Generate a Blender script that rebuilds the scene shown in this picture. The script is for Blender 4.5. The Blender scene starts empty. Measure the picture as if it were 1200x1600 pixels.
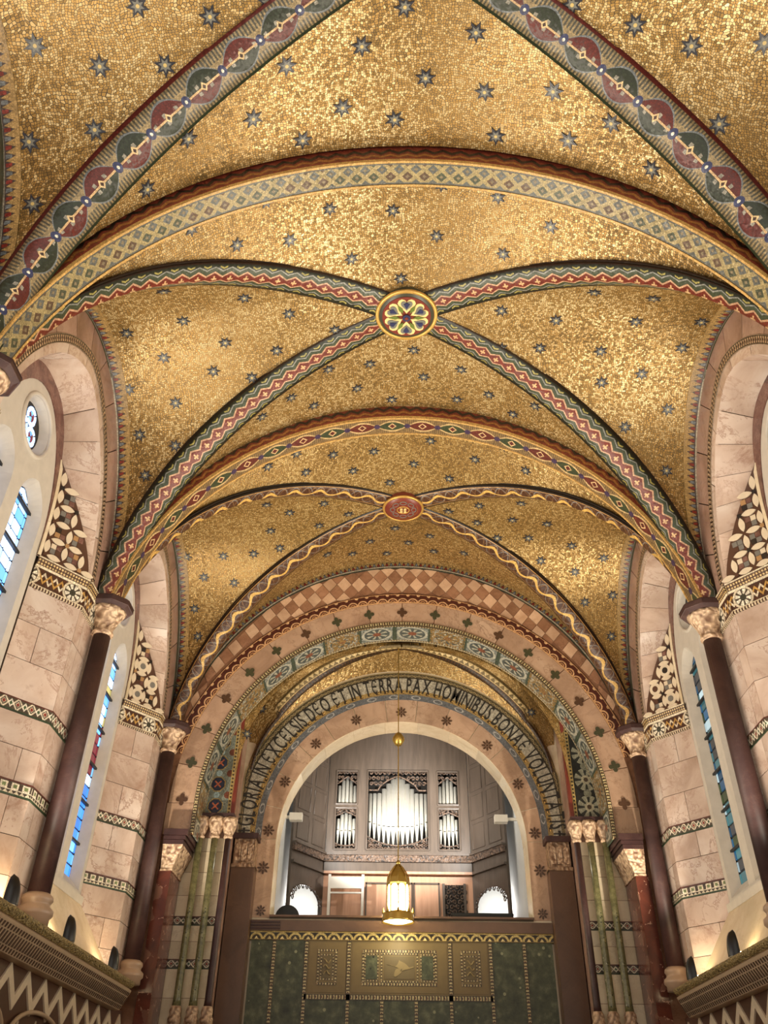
import bpy, math, random
from mathutils import Vector, Matrix
from mathutils.geometry import tessellate_polygon
from mathutils.bvhtree import BVHTree
random.seed(7)
PI = math.pi
SC = bpy.context.scene
COL = SC.collection

# ------------------------------------------------------------------ camera
CAM = Vector((-0.105, 0.0, 1.6))
YAW, PITCH, ROLL, FPX = -0.01722, 0.65172, 0.01562, 1299.5
_F = Vector((math.sin(YAW)*math.cos(PITCH), math.cos(YAW)*math.cos(PITCH), math.sin(PITCH)))
_R0 = Vector((math.cos(YAW), -math.sin(YAW), 0)); _U0 = _R0.cross(_F)
_R = _R0*math.cos(ROLL) + _U0*math.sin(ROLL)
_U = -_R0*math.sin(ROLL) + _U0*math.cos(ROLL)
cd = bpy.data.cameras.new('camera'); cam = bpy.data.objects.new('camera', cd); COL.objects.link(cam)
M = Matrix((( _R.x, _U.x, -_F.x, CAM.x), (_R.y, _U.y, -_F.y, CAM.y), (_R.z, _U.z, -_F.z, CAM.z), (0, 0, 0, 1)))
cam.matrix_world = M
cd.sensor_fit = 'VERTICAL'; cd.sensor_height = 36.0; cd.lens = 36.0*FPX/1600.0
cd.clip_start = 0.05; cd.clip_end = 200
SC.camera = cam
def pix_ray(px, py):
    return (_F + _R*((px-600)/FPX) - _U*((py-800)/FPX)).normalized()

# ------------------------------------------------------------------ world and exposure
w = bpy.data.worlds.new('world'); SC.world = w; w.use_nodes = True
w.node_tree.nodes['Background'].inputs[0].default_value = (1.0, 0.92, 0.81, 1)
w.node_tree.nodes['Background'].inputs[1].default_value = 1.2
SC.view_settings.view_transform = 'Standard'
SC.view_settings.look = 'None'
SC.view_settings.exposure = 0.2
SC.view_settings.gamma = 1.0
SC.view_settings.use_curve_mapping = False

UPLIGHT_W = 300.0
def spot(name, loc, target, power, color, size, blend=0.5, radius=0.06):
    l = bpy.data.lights.new(name, 'SPOT'); l.energy = power; l.color = color
    l.spot_size = math.radians(size); l.spot_blend = blend; l.shadow_soft_size = radius
    o = bpy.data.objects.new(name, l); COL.objects.link(o); o.location = loc
    d = Vector(target) - Vector(loc)
    o.rotation_euler = d.to_track_quat('-Z', 'Y').to_euler()
    return o
def point(name, loc, power, color, radius=0.05):
    l = bpy.data.lights.new(name, 'POINT'); l.energy = power; l.color = color; l.shadow_soft_size = radius
    o = bpy.data.objects.new(name, l); COL.objects.link(o); o.location = loc
    return o

# ------------------------------------------------------------------ material helper
def lin(h):
    h = h.lstrip('#'); out = []
    for i in (0, 2, 4):
        c = int(h[i:i+2], 16)/255.0
        out.append(c/12.92 if c <= 0.04045 else ((c+0.055)/1.055)**2.4)
    return (out[0], out[1], out[2], 1.0)

class G:
    """small expression builder on a node tree"""
    def __init__(s, name):
        s.m = bpy.data.materials.new(name); s.m.use_nodes = True
        s.t = s.m.node_tree; s.p = s.t.nodes['Principled BSDF']
    def n(s, typ, **kw):
        nd = s.t.nodes.new(typ)
        for k, v in kw.items(): setattr(nd, k, v)
        return nd
    def link(s, a, b):
        if isinstance(a, S): a = a.s
        if hasattr(a, 'is_output'): s.t.links.new(a, b)
        else:
            b.default_value = a
    def math(s, op, *a):
        nd = s.n('ShaderNodeMath', operation=op)
        for i, x in enumerate(a): s.link(x, nd.inputs[i])
        return S(s, nd.outputs[0])
    def mix(s, f, a, b, blend='MIX'):
        nd = s.n('ShaderNodeMix', data_type='RGBA', blend_type=blend)
        s.link(f, nd.inputs[0]); s.link(col(a), nd.inputs[6]); s.link(col(b), nd.inputs[7])
        return S(s, nd.outputs[2])
    def uv(s):
        nd = s.n('ShaderNodeUVMap'); nd.uv_map = 'UVMap'
        sp = s.n('ShaderNodeSeparateXYZ'); s.t.links.new(nd.outputs[0], sp.inputs[0])
        return nd.outputs[0], S(s, sp.outputs[0]), S(s, sp.outputs[1])
    def pos(s):
        return s.n('ShaderNodeTexCoord').outputs['Object']
    def rand(s):
        return S(s, s.n('ShaderNodeObjectInfo').outputs['Random'])
    def noise(s, vec, scale, detail=3.0, rough=0.55, dist=0.0):
        nd = s.n('ShaderNodeTexNoise'); s.link(vec, nd.inputs['Vector'])
        nd.inputs['Scale'].default_value = scale; nd.inputs['Detail'].default_value = detail
        nd.inputs['Roughness'].default_value = rough; nd.inputs['Distortion'].default_value = dist
        return S(s, nd.outputs[0]), nd.outputs['Color']
    def vor(s, vec, scale, feature='F1', rnd=1.0, dim='3D'):
        nd = s.n('ShaderNodeTexVoronoi', feature=feature, voronoi_dimensions=dim); s.link(vec, nd.inputs['Vector'])
        nd.inputs['Scale'].default_value = scale; nd.inputs['Randomness'].default_value = rnd
        return nd
    def ramp(s, fac, stops):
        nd = s.n('ShaderNodeValToRGB'); s.link(fac, nd.inputs[0]); e = nd.color_ramp.elements
        while len(e) < len(stops): e.new(0.5)
        for i, (p, c) in enumerate(stops): e[i].position = p; e[i].color = col(c)
        return S(s, nd.outputs[0])
    def vmath(s, op, *a):
        nd = s.n('ShaderNodeVectorMath', operation=op)
        for i, x in enumerate(a):
            if isinstance(x, (int, float)): nd.inputs['Scale'].default_value = x
            else: s.link(x, nd.inputs[i])
        return nd.outputs[0]
    def comb(s, x, y, z=0.0):
        nd = s.n('ShaderNodeCombineXYZ'); s.link(x, nd.inputs[0]); s.link(y, nd.inputs[1]); s.link(z, nd.inputs[2])
        return nd.outputs[0]
    def bump(s, h, strength=0.3, dist=0.01):
        nd = s.n('ShaderNodeBump'); nd.inputs['Strength'].default_value = strength; nd.inputs['Distance'].default_value = dist
        s.link(h, nd.inputs['Height']); s.t.links.new(nd.outputs[0], s.p.inputs['Normal'])
    def out(s, color, rough=0.5, metal=0.0, spec=0.5):
        s.link(col(color), s.p.inputs['Base Color']); s.link(rough, s.p.inputs['Roughness']); s.link(metal, s.p.inputs['Metallic'])
        s.p.inputs['Specular IOR Level'].default_value = spec
        return s.m
def col(c):
    if isinstance(c, str): return lin(c)
    return c
class S:
    def __init__(s, g, sock): s.g = g; s.s = sock
    def __add__(s, o): return s.g.math('ADD', s, o)
    __radd__ = __add__
    def __mul__(s, o): return s.g.math('MULTIPLY', s, o)
    __rmul__ = __mul__
    def __sub__(s, o): return s.g.math('SUBTRACT', s, o)
    def __rsub__(s, o): return s.g.math('SUBTRACT', o, s)
    def __truediv__(s, o): return s.g.math('DIVIDE', s, o)
    def __lt__(s, o): return s.g.math('LESS_THAN', s, o)
    def __gt__(s, o): return s.g.math('GREATER_THAN', s, o)
    def abs(s): return s.g.math('ABSOLUTE', s)
    def sin(s): return s.g.math('SINE', s)
    def fract(s): return s.g.math('FRACT', s)
    def floor(s): return s.g.math('FLOOR', s)
    def pp(s, o): return s.g.math('PINGPONG', s, o)
    def min(s, o): return s.g.math('MINIMUM', s, o)
    def max(s, o): return s.g.math('MAXIMUM', s, o)
    def mod(s, o): return s.g.math('FLOORED_MODULO', s, o)
    def sqrt(s): return s.g.math('SQRT', s)

MATS = {}
def tess_normal(g, cellcol, amt):
    geo = g.n('ShaderNodeNewGeometry')
    v = g.vmath('SUBTRACT', cellcol, (0.5, 0.5, 0.5))
    v = g.vmath('SCALE', v, amt)
    v = g.vmath('ADD', v, geo.outputs['Normal'])
    v = g.vmath('NORMALIZE', v)
    g.t.links.new(v, g.p.inputs['Normal'])

def gold_mat(name, lo='#62502c', hi='#e2cc98', scale=50.0, metal=0.55, grout='#2e2010'):
    g = G(name); uv, u, v = g.uv()
    nz, nc = g.noise(uv, 3.0, 2.0)
    d = g.vmath('SCALE', g.vmath('SUBTRACT', nc, (0.5, 0.5, 0.5)), 0.16)
    p = g.vmath('ADD', uv, d)
    vo = g.vor(p, scale, 'F1', 0.62, '2D'); ed = g.vor(p, scale, 'DISTANCE_TO_EDGE', 0.62, '2D')
    sp = g.n('ShaderNodeSeparateColor'); g.t.links.new(vo.outputs['Color'], sp.inputs[0])
    r = S(g, sp.outputs[0]); r2 = S(g, sp.outputs[1])
    big, _ = g.noise(uv, 0.9, 3.0, 0.6)
    f = r*0.62 + (big*0.75 - 0.17)
    c = g.ramp(f, [(0.0, lo), (0.5, '#ab8648'), (0.95, hi)])
    c = g.mix(S(g, ed.outputs['Distance']) < 0.085, c, grout)
    tess_normal(g, vo.outputs['Color'], 0.20)
    met = (S(g, ed.outputs['Distance']) > 0.085)*metal
    return g.out(c, r2*0.2 + 0.36, met, 0.5)

def mosaic(name, fn, scale=60.0, grout=0.45, rough=0.4, metal=0.0, jit=0.5):
    """pattern fn(g,u,v) -> colour, covered by small tesserae; u in metres, v 0..1 across"""
    g = G(name); uv, u, v = g.uv()
    c = fn(g, u, v)
    po = g.pos()
    vo = g.vor(po, scale, 'F1', 0.8, '3D')
    sp = g.n('ShaderNodeSeparateColor'); g.t.links.new(vo.outputs['Color'], sp.inputs[0])
    ed = g.vor(po, scale, 'DISTANCE_TO_EDGE', 0.8, '3D')
    k = S(g, sp.outputs[0])*jit + (1.0 - jit*0.5)
    c = g.mix(1.0, c, g.comb(k, k, k), 'MULTIPLY')
    c = g.mix((S(g, ed.outputs['Distance']) < 0.07)*grout, c, '#17100a')
    tess_normal(g, vo.outputs['Color'], 0.18)
    return g.out(c, rough, metal)

RED, DRED, GRN, DGRN, CRM, NAVY, GRY, GLD, BRN = '#6a281c', '#4c1c14', '#3a422e', '#23281c', '#dcc193', '#2c3154', '#84847c', '#c89c48', '#4a2c1a'

def p_rib_zig(g, u, v):
    p = 0.17
    z = u.pp(p/2)/(p/2)
    d = (v-0.5).abs()
    t = z*0.13 + 0.07
    c = g.mix(d < t+0.15, DGRN, GRN)
    c = g.mix((d-(t+0.16)).abs() < 0.022, c, GRY)
    c = g.mix(((d-(t+0.255)).abs() < 0.03)*(z < 0.45), c, '#9a9050')
    c = g.mix(d < t, c, RED)
    c = g.mix((d-t).abs() < 0.024, c, '#bc9474')
    x = (u.mod(p)-p/2).abs(); y = d*0.3
    cr = ((x < 0.008)*(y < 0.028)).max((x < 0.028)*(y < 0.009))
    c = g.mix(cr, c, '#c8a274')
    c = g.mix(d > 0.465, c, '#2a1a12')
    return c
def p_rib_leaf(g, u, v):
    P = 0.37
    k = (u/P).floor().mod(2.0)
    s = (u*(PI/P)).sin().abs()
    e = v-0.5; d = e.abs()
    side = (e > 0.0)
    sel = (k-side).abs()
    c = g.mix(0.0, '#8e7c5a', '#8e7c5a')
    dots = ((u*34.0).fract() < 0.5)
    c = g.mix(dots*(d > 0.2), c, '#4c4a40')
    c = g.mix(d < s*0.36, c, '#6d7274')
    leaf = g.mix(sel, '#56201a', '#252c1e')
    c = g.mix(d < s*0.31, c, leaf)
    c = g.mix((d < s*0.10+0.02)*(d > s*0.04)*(((u*9.0).fract()-0.5).abs() < 0.13), c, '#8a8578')
    c = g.mix(d < 0.020, c, '#c4a274')
    q = (u.mod(P)-P/2).abs()
    dia = q/0.3 + d
    c = g.mix(dia < 0.10, c, '#cfb282'); c = g.mix(dia < 0.05, c, '#3a2218')
    nd = P/2 - q
    c = g.mix((nd*nd + d*d*0.09) < 0.0012, c, NAVY); c = g.mix((nd*nd + d*d*0.09) < 0.00012, c, '#d8d4c0')
    c = g.mix(d > 0.43, c, g.mix(side, '#5a1f1c', '#23301f'))
    return c
def p_rib_wave(g, u, v):
    e = v-0.5; d = e.abs()
    wv = (u*(2*PI/0.36)).sin()*0.15
    c = g.mix(((u*(2*PI/0.36)).sin().abs()*0.34 - d).abs() < 0.035, BRN, '#756f6a')
    c = g.mix(((u*(2*PI/0.22)).sin().abs()*0.3 - d).abs() < 0.02, c, '#8b6a44')
    c = g.mix((e-wv).abs() < 0.065, c, '#d6ab5c')
    c = g.mix(d > 0.36, c, '#3a2416'); c = g.mix((d-0.40).abs() < 0.02, c, '#c39556')
    c = g.mix(d > 0.46, c, '#1d1712')
    return c
def p_lattice(g, u, v):
    w_ = v*0.24; p = 0.15
    a = ((u+w_)/p).fract(); b = ((u-w_)/p).fract()
    par = (((u+w_)/p).floor() + ((u-w_)/p).floor()).mod(2.0)
    k = g.mix(((u/0.9).fract() < 0.5), '#464a38', '#584434')
    c = g.mix(par, k, '#5a5c58')
    ln = ((a-0.5).abs() > 0.33).max((b-0.5).abs() > 0.33)
    c = g.mix(ln, c, '#98885f')
    inn = ((a-0.5).abs() < 0.12)*((b-0.5).abs() < 0.12)
    c = g.mix(inn, c, '#7c6e54')
    d = (v-0.5).abs()
    c = g.mix(d > 0.38, c, '#5c5a52'); c = g.mix(d > 0.44, c, '#2b2b1c')
    return c
def p_facezig(g, u, v):
    z = u.pp(0.075)/0.075
    c = g.mix((v-0.52-z*0.2).abs() < 0.085, '#6a2c1e', '#281a12')
    c = g.mix((v-0.30-z*0.13).abs() < 0.06, c, '#94602f')
    c = g.mix(v < 0.24, c, '#7a3422'); c = g.mix(v < 0.15, c, '#c09858')
    c = g.mix(v > 0.9, c, '#5a2a18')
    return c
def p_eyes(g, u, v):
    P = 0.36; s = (u*(PI/P)).sin().abs(); d = (v-0.5).abs(); k = (u/P).floor().mod(2.0)
    c = g.mix(((u*40.0).fract() < 0.4), '#7c6440', '#5e4a30')
    c = g.mix(d < s*0.33+0.03, c, '#b89c6c'); c = g.mix(d < s*0.28-0.02, c, g.mix(k, '#5a241a', '#343c24'))
    q = (u.mod(P)-P/2).abs(); dia = q/0.26+d
    c = g.mix(dia < 0.2, c, '#c9a878'); c = g.mix(dia < 0.13, c, '#56201a')
    nd = P/2-q
    c = g.mix((nd*nd+d*d*0.07) < 0.0014, c, '#3c2c48')
    c = g.mix(d > 0.43, c, '#8a6c40')
    return c
def p_teeth(g, u, v):
    z = u.pp(0.032)/0.032
    c = g.mix(v < 0.30+z*0.5, '#a08250', '#453832')
    k = ((u/0.064).floor().mod(2.0))
    c = g.mix((v < 0.6)*(v > 0.3)*(z > 0.55), c, g.mix(k, '#7a2a1e', '#6a6e70'))
    c = g.mix(v < 0.24, c, '#aaa08c'); c = g.mix(v < 0.10, c, '#31352a')
    return c
def p_chain(g, u, v):
    c = g.mix(((u/0.045).fract() < 0.55)*((v-0.5).abs() < 0.33), '#3b2a20', '#c3a684')
    c = g.mix(((u/0.045).fract() < 0.35)*((v-0.5).abs() < 0.12), c, '#5a3024')
    c = g.mix((v-0.5).abs() > 0.43, c, '#8d7a64')
    return c
def p_diaband(g, u, v):
    p = 0.13; x = (u.mod(p)-p/2).abs(); d = (v-0.52).abs(); e = x/p*1.6 + d*1.25
    c = g.mix(e < 0.62, '#4e4334', '#e0d2b8'); c = g.mix(e < 0.40, c, '#2f2a24'); c = g.mix(e < 0.28, c, '#e3cdb0'); c = g.mix(e < 0.2, c, '#8c3428')
    tri = (p/2-x)/p*1.6 + d*1.1
    c = g.mix(tri < 0.36, c, '#efe6d2'); c = g.mix(tri < 0.18, c, '#3f5a38')
    c = g.mix(v < 0.12, c, '#31402a'); c = g.mix(v > 0.9, c, '#5d2a20')
    return c
def p_sqband(g, u, v):
    p = 0.10; x = (u.mod(p)-p/2).abs()/p; d = (v-0.62).abs()
    c = g.mix((x < 0.33)*(d < 0.22), '#453628', '#e8dcc4'); c = g.mix((x < 0.17)*(d < 0.12), c, '#7c8a58')
    z = u.pp(0.025)/0.025
    c = g.mix((v < 0.34)*(v > 0.12)*((v-0.12)*4.5 < z), c, '#ddd0b4')
    c = g.mix((v-0.37).abs() < 0.03, c, '#efe4cc'); c = g.mix(v < 0.12, c, '#33472d'); c = g.mix(v > 0.9, c, '#5d2a20')
    return c
def p_string(g, u, v):
    P = 0.46
    x = (u.mod(P)-P/2); y = (v-0.38)*0.30
    r = (x*x+y*y).sqrt()
    # interlace
    zz = u.pp(0.06)/0.06
    l1 = ((v-0.24)-zz*0.30).abs() < 0.05; l2 = ((v-0.54)+zz*0.30).abs() < 0.05
    c = g.mix(l1, '#4b2c1c', '#e6d8bc'); c = g.mix(l2, c, '#c79a50')
    c = g.mix(r < 0.105, c, '#dccdb0'); c = g.mix(r < 0.085, c, '#54483a')
    fl = g.math('ARCTAN2', y, x)
    c = g.mix((r < 0.08)*(((fl*1.2732).fract()-0.5).abs() < 0.3), c, '#efe6d0'); c = g.mix(r < 0.032, c, '#3c3c30')
    c = g.mix(v < 0.12, c, '#e0d0b0'); c = g.mix((v < 0.09)*((u/0.03).fract() < 0.5), c, '#4a2a1c')
    c = g.mix(v > 0.66, c, '#5a3c26'); c = g.mix((v-0.70).abs() < 0.035, c, '#e6d6b6')
    c = g.mix((v > 0.76)*(v < 0.92)*((u/0.03).fract() < 0.55), c, '#d8bd84'); c = g.mix((v-0.84).abs() < 0.02, c, '#4a2a1c')
    c = g.mix(v > 0.96, c, '#e0d0b0')
    return c
def p_redarc(g, u, v):
    P = 0.15; x = (u.mod(P)-P/2); y = v*0.155
    r = (x*x+y*y).sqrt()
    c = g.mix((r-0.068).abs() < 0.010, '#4c1e14', '#d0a274')
    c = g.mix((r-0.035).abs() < 0.006, c, '#c08e60')
    a = (x.abs()-0.075).abs(); y2 = (0.155*0.85-y)
    c = g.mix((a*a+y2*y2) < 0.0006, c, '#d6ac7c')
    c = g.mix(v > 0.88, c, '#c89a6a'); c = g.mix(v > 0.94, c, '#4c1e14'); c = g.mix(v < 0.08, c, '#c89a6a')
    return c
def p_sofblue(g, u, v):
    P = 0.52; x = u.mod(P)-P/2; y = (v-0.5)*0.47
    k = (u/P).floor().mod(3.0)
    r = (x*x/1.5+y*y).sqrt()
    fl = g.math('ARCTAN2', y, x)
    n1, _ = g.noise(g.pos(), 30.0, 2.0)
    c = g.mix(n1 > 0.52, '#8e9088', '#5c6257')
    c = g.mix((r-0.17).abs() < 0.014, c, '#b0ac9a'); c = g.mix(r < 0.15, c, '#4e5450')
    c = g.mix((r < 0.13)*(((fl*1.2732).fract()-0.5).abs() < 0.2), c, '#a8a48f'); c = g.mix(r < 0.05, c, '#7c4a34')
    c = g.mix((x.abs() > P/2-0.03), c, '#3e4a3c')
    kk = (k < 0.5)
    c = g.mix(kk*(n1 > 0.48), c, '#8a6c3c')
    d = (v-0.5).abs()
    c = g.mix(d > 0.40, c, '#a4946e'); c = g.mix((d > 0.40)*((u/0.04).fract() < 0.45), c, '#5c3e28'); c = g.mix(d > 0.47, c, '#cabf9e')
    return c
def p_roundel(g, u, v):
    # u = metres up the panel, v across
    P = 0.29; y = u.mod(P)-P/2; x = (v-0.5)*0.42
    m = x.abs().max(y.abs()); o = (x.abs()+y.abs())*0.72
    r = m.max(o)
    c = g.mix(((u+v)*23.0).fract() < 0.5, '#8d9284', '#666d62')
    c = g.mix(r < 0.10, c, '#a88c4c'); c = g.mix(r < 0.088, c, '#262c42')
    c = g.mix((r < 0.06)*((x.abs()-y.abs()).abs() < 0.013), c, '#c46a48')
    h = (P/2-y.abs()); c = g.mix((h*h+x*x) < 0.0016, c, '#9fb4b4')
    q = (x.abs()-0.145); c = g.mix((q*q+h*h) < 0.0022, c, '#6c3a26')
    c = g.mix(x.abs() > 0.165, c, '#b49a5c'); c = g.mix((x.abs() > 0.175)*((u/0.05).fract() < 0.5), c, '#43301e'); c = g.mix(x.abs() > 0.20, c, '#d2c49c')
    return c
def p_flowerpanel(g, u, v):
    P = 0.36; y = u.mod(P)-P/2; x = (v-0.5)*0.42
    r = (x*x+y*y).sqrt(); fl = g.math('ARCTAN2', y, x)
    pet = ((fl*1.2732).fract()-0.5).abs()
    c = g.mix(r < 0.15, '#1c1d1a', g.mix(pet < 0.3, '#2a2c26', '#9c9a84')); c = g.mix(r < 0.06, c, '#b4ac90'); c = g.mix(r < 0.03, c, '#4c3c2c')
    h = P/2-y.abs(); c = g.mix((h*h+x*x) < 0.0026, c, '#868672')
    c = g.mix(x.abs() > 0.165, c, '#b49a5c'); c = g.mix((x.abs() > 0.175)*((u/0.05).fract() < 0.5), c, '#33281c'); c = g.mix(x.abs() > 0.20, c, '#a89868')
    return c
def p_recrib(g, u, v):
    z = u.pp(0.045)/0.045; d = v
    c = g.mix((d < 0.5), '#4e331c', '#7b6844')
    c = g.mix((d < 0.46)*(d > 0.12)*((d-0.12)*2.9 < z), c, '#d8c08c')
    c = g.mix((d > 0.54)*(((u/0.05).fract()-0.5).abs() < 0.26)*((d-0.75).abs() < 0.13), c, '#2c2418')
    c = g.mix((d-0.5).abs() < 0.03, c, '#cdb27a'); c = g.mix(d > 0.93, c, '#3a2b18')
    return c
def p_scriptground(g, u, v):
    # v 0 (inner) .. 1 (outer); text ground with bead bands
    n1, _ = g.noise(g.pos(), 22.0, 2.0)
    c = g.mix(n1 > 0.5, '#bcb49e', '#a39b88')
    low = (v < 0.36)
    c = g.mix(low, c, '#a2844c'); c = g.mix(low*((u/0.13).fract() < 0.42)*((v-0.28).abs() < 0.045), c, '#4a3420')
    c = g.mix(low*((u/0.13).fract() < 0.22)*((v-0.28).abs() < 0.02), c, '#d8b060')
    c = g.mix(v < 0.20, c, '#66686a')
    x = u.mod(0.36)-0.18; y = (v-0.1)*0.62
    e = (x*x*0.35+y*y)
    c = g.mix((e < 0.0022)*(e > 0.0010), c, '#a8a6a0')
    hi = (v > 0.80)
    c = g.mix(hi, c, '#4e4430')
    z = u.pp(0.05)/0.05
    c = g.mix(hi*((v-0.85-z*0.07).abs() < 0.015), c, '#a89468'); c = g.mix(hi*((v-0.92+z*0.07).abs() < 0.015), c, '#8c7a54')
    c = g.mix(v > 0.975, c, '#a08c5c'); c = g.mix((v-0.80).abs() < 0.012, c, '#2e261a')
    return c
def p_scallop(g, u, v):
    P = 0.165; x = u.mod(P)-P/2; y = v*0.10
    r = (x*x*1.1+y*y).sqrt()
    c = g.mix((r-0.075).abs() < 0.013, '#3a2c16', '#d8bf74'); c = g.mix((x.abs()*1.3+y) < 0.045, c, '#e6d090')
    a = (x.abs()-P/2).abs(); y2 = (0.075-y); c = g.mix((a*1.2+y2.abs()) < 0.020, c, '#1e160c')
    c = g.mix((v > 0.86), c, '#cdb068'); c = g.mix((v < 0.1), c, '#7a6434')
    return c
def p_bead(g, u, v):
    c = g.mix(((u/0.036).fract() < 0.55)*((v-0.5).abs() < 0.36), '#4a3c28', '#c4b484')
    return g.mix(((u/0.072).fract() < 0.14)*((v-0.5).abs() < 0.2), c, '#6a3020')

def marble_mat(name, base, dark, vein, light=None, scale=1.6, veinamt=0.7, rough=0.22, bright=0.22):
    g = G(name); po = g.pos(); rd = g.rand()
    off = g.comb(rd*37.0, rd*91.0, rd*53.0)
    p = g.vmath('ADD', po, off)
    n1, nc = g.noise(p, scale, 6.0, 0.6, 0.8)
    n2, _ = g.noise(p, scale*1.5, 9.0, 0.72, 0.5)
    n3, _ = g.noise(p, scale*2.2, 5.0, 0.7, 0.4)
    c = g.ramp(n1, [(0.28, dark), (0.5, base), (0.75, light or base)])
    vv = (n2-0.5).abs()
    c = g.mix(((0.018-vv)*50.0).max(0.0).min(1.0)*veinamt*((n1*3.0-1.05).max(0.0).min(1.0)), c, vein)
    c = g.mix(((n3-0.56)*6.0).max(0.0).min(1.0)*0.55*veinamt, c, vein)
    k = rd*bright + (1-bright/2)
    c = g.mix(1.0, c, g.comb(k, k, k), 'MULTIPLY')
    return g.out(c, rough, 0.0, 0.5)
def speckle_mat(name, base, spots, scale=16.0, rough=0.25):
    g = G(name); po = g.pos()
    n, _ = g.noise(po, scale*0.5, 6.0, 0.7)
    c = g.ramp(n, [(0.3, base[0]), (0.52, base[1]), (0.68, base[2])])
    vo = g.vor(po, scale, 'F1', 1.0)
    sp = g.n('ShaderNodeSeparateColor'); g.t.links.new(vo.outputs['Color'], sp.inputs[0])
    c = g.mix((S(g, vo.outputs['Distance']) < 0.28)*(S(g, sp.outputs[0]) > 0.90), c, spots[0])
    c = g.mix((S(g, vo.outputs['Distance']) < 0.22)*(S(g, sp.outputs[1]) > 0.80), c, spots[1])
    return g.out(c, rough)
def breccia_mat(name, a, b, clast, rough=0.2):
    g = G(name); po = g.pos()
    n, nc = g.noise(po, 2.4, 6.0, 0.65, 1.0)
    c = g.ramp(n, [(0.3, a), (0.6, b)])
    p = g.vmath('ADD', po, g.vmath('SCALE', nc, 0.25))
    vo = g.vor(p, 5.0, 'DISTANCE_TO_EDGE', 1.0); vc = g.vor(p, 5.0, 'F1', 1.0)
    sp = g.n('ShaderNodeSeparateColor'); g.t.links.new(vc.outputs['Color'], sp.inputs[0])
    n2, _ = g.noise(po, 14.0, 4.0)
    c = g.mix((S(g, sp.outputs[0]) > 0.78)*0.7, c, clast)
    c = g.mix((S(g, vo.outputs['Distance']) < 0.018)*(n2 > 0.55)*0.7, c, '#c49a80')
    return g.out(c, rough)
def plain(name, c, rough=0.5, metal=0.0, nscale=9.0, amt=0.16):
    g = G(name); n, _ = g.noise(g.pos(), nscale, 4.0)
    k = n*(2*amt) + (1-amt)
    return g.out(g.mix(1.0, c, g.comb(k, k, k), 'MULTIPLY'), rough, metal)
def wood_mat(name, a, b, rough=0.35, sc=(14, 14, 1.6)):
    g = G(name); p = g.vmath('MULTIPLY', g.pos(), sc)
    n, _ = g.noise(p, 1.0, 5.0, 0.6, 0.6)
    return g.out(g.ramp(n, [(0.3, a), (0.7, b)]), rough)
def carved_mat(name, c, dark, scale=26.0):
    g = G(name); po = g.pos()
    n, nc = g.noise(po, 7.0, 2.0)
    p = g.vmath('ADD', po, g.vmath('SCALE', nc, 0.12))
    vo = g.vor(p, scale, 'SMOOTH_F1', 1.0)
    h = S(g, vo.outputs['Distance'])
    cc = g.mix((h*2.2-0.55).max(0.0).min(1.0), c, dark)
    g.bump(1.0-h, 0.9, 0.03)
    return g.out(cc, 0.5)
def emit_mat(name, c, strength, var=0.0):
    g = G(name); g.out('#101010', 0.2)
    cc = col(c)
    if var:
        rd = g.rand(); k = rd*var+(1-var*0.6)
        cc = g.mix(1.0, c, g.comb(k, k, k), 'MULTIPLY')
    g.link(cc, g.p.inputs['Emission Color']); g.p.inputs['Emission Strength'].default_value = strength
    return g.m

M_ = MATS
M_['gold'] = gold_mat('gold_mosaic')
M_['gold_far'] = gold_mat('gold_mosaic_far', '#70562c', '#dcc084', 46.0)
for nm, fn in dict(rib_zig=p_rib_zig, rib_leaf=p_rib_leaf, rib_wave=p_rib_wave, lattice=p_lattice, facezig=p_facezig, eyes=p_eyes,
                   teeth=p_teeth, chain=p_chain, diaband=p_diaband, sqband=p_sqband, string=p_string, redarc=p_redarc, sofblue=p_sofblue,
                   roundel=p_roundel, flowerpanel=p_flowerpanel, recrib=p_recrib, script=p_scriptground, scallop=p_scallop, bead=p_bead).items():
    M_[nm] = mosaic(nm+'_mosaic', fn)
M_['pink'] = marble_mat('pink_onyx_marble', '#c9b2a2', '#a58a78', '#8a5c44', '#e2d4c8', 1.2, 1.0)
M_['cream'] = marble_mat('cream_marble', '#dccbac', '#c4ae8c', '#987a58', '#e8dac0', 1.2, 0.4)
M_['ring'] = marble_mat('brown_pink_marble', '#a08070', '#806250', '#5c4034', '#b69884', 1.6, 0.6)
M_['orange'] = marble_mat('peach_marble', '#b4947a', '#967862', '#684632', '#c4a88e', 1.4, 0.8)
M_['dtile_l'] = marble_mat('light_tile_marble', '#c6a284', '#b08a6c', '#8a6244', '#d8b696', 3.0, 0.4, 0.25, 0.4)
M_['dtile_d'] = marble_mat('dark_tile_marble', '#956c52', '#7a543e', '#5a3624', '#a87e62', 3.0, 0.8, 0.25, 0.3)
M_['purple'] = marble_mat('purple_marble', '#6c4a42', '#503430', '#a08070', '#7c5a50', 6.0, 0.8)
M_['shaft'] = marble_mat('dark_red_marble', '#3a2220', '#2a1816', '#6a4a40', '#46302c', 3.0, 0.35, 0.5, 0.06)
M_['redm'] = breccia_mat('red_breccia_marble', '#42221c', '#683628', '#7c5848')
M_['brownm'] = marble_mat('brown_marble', '#5c4230', '#483224', '#6e523c', '#664a38', 2.0, 0.5, 0.35, 0.05)
M_['greenm'] = speckle_mat('green_speckled_marble', ('#252919', '#484d36', '#6c6f52'), ('#8e9070', '#171a10'), 15.0, 0.45)
M_['greensh'] = speckle_mat('green_shaft_marble', ('#454630', '#6e6b48', '#8c8660'), ('#a49c78', '#3a3c28'), 24.0)
M_['white_stone'] = plain('white_stone', '#c4bcb0', 0.7)
M_['white_wall'] = plain('white_plaster', '#d4d6d4', 0.8, 0, 4, 0.04)
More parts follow.
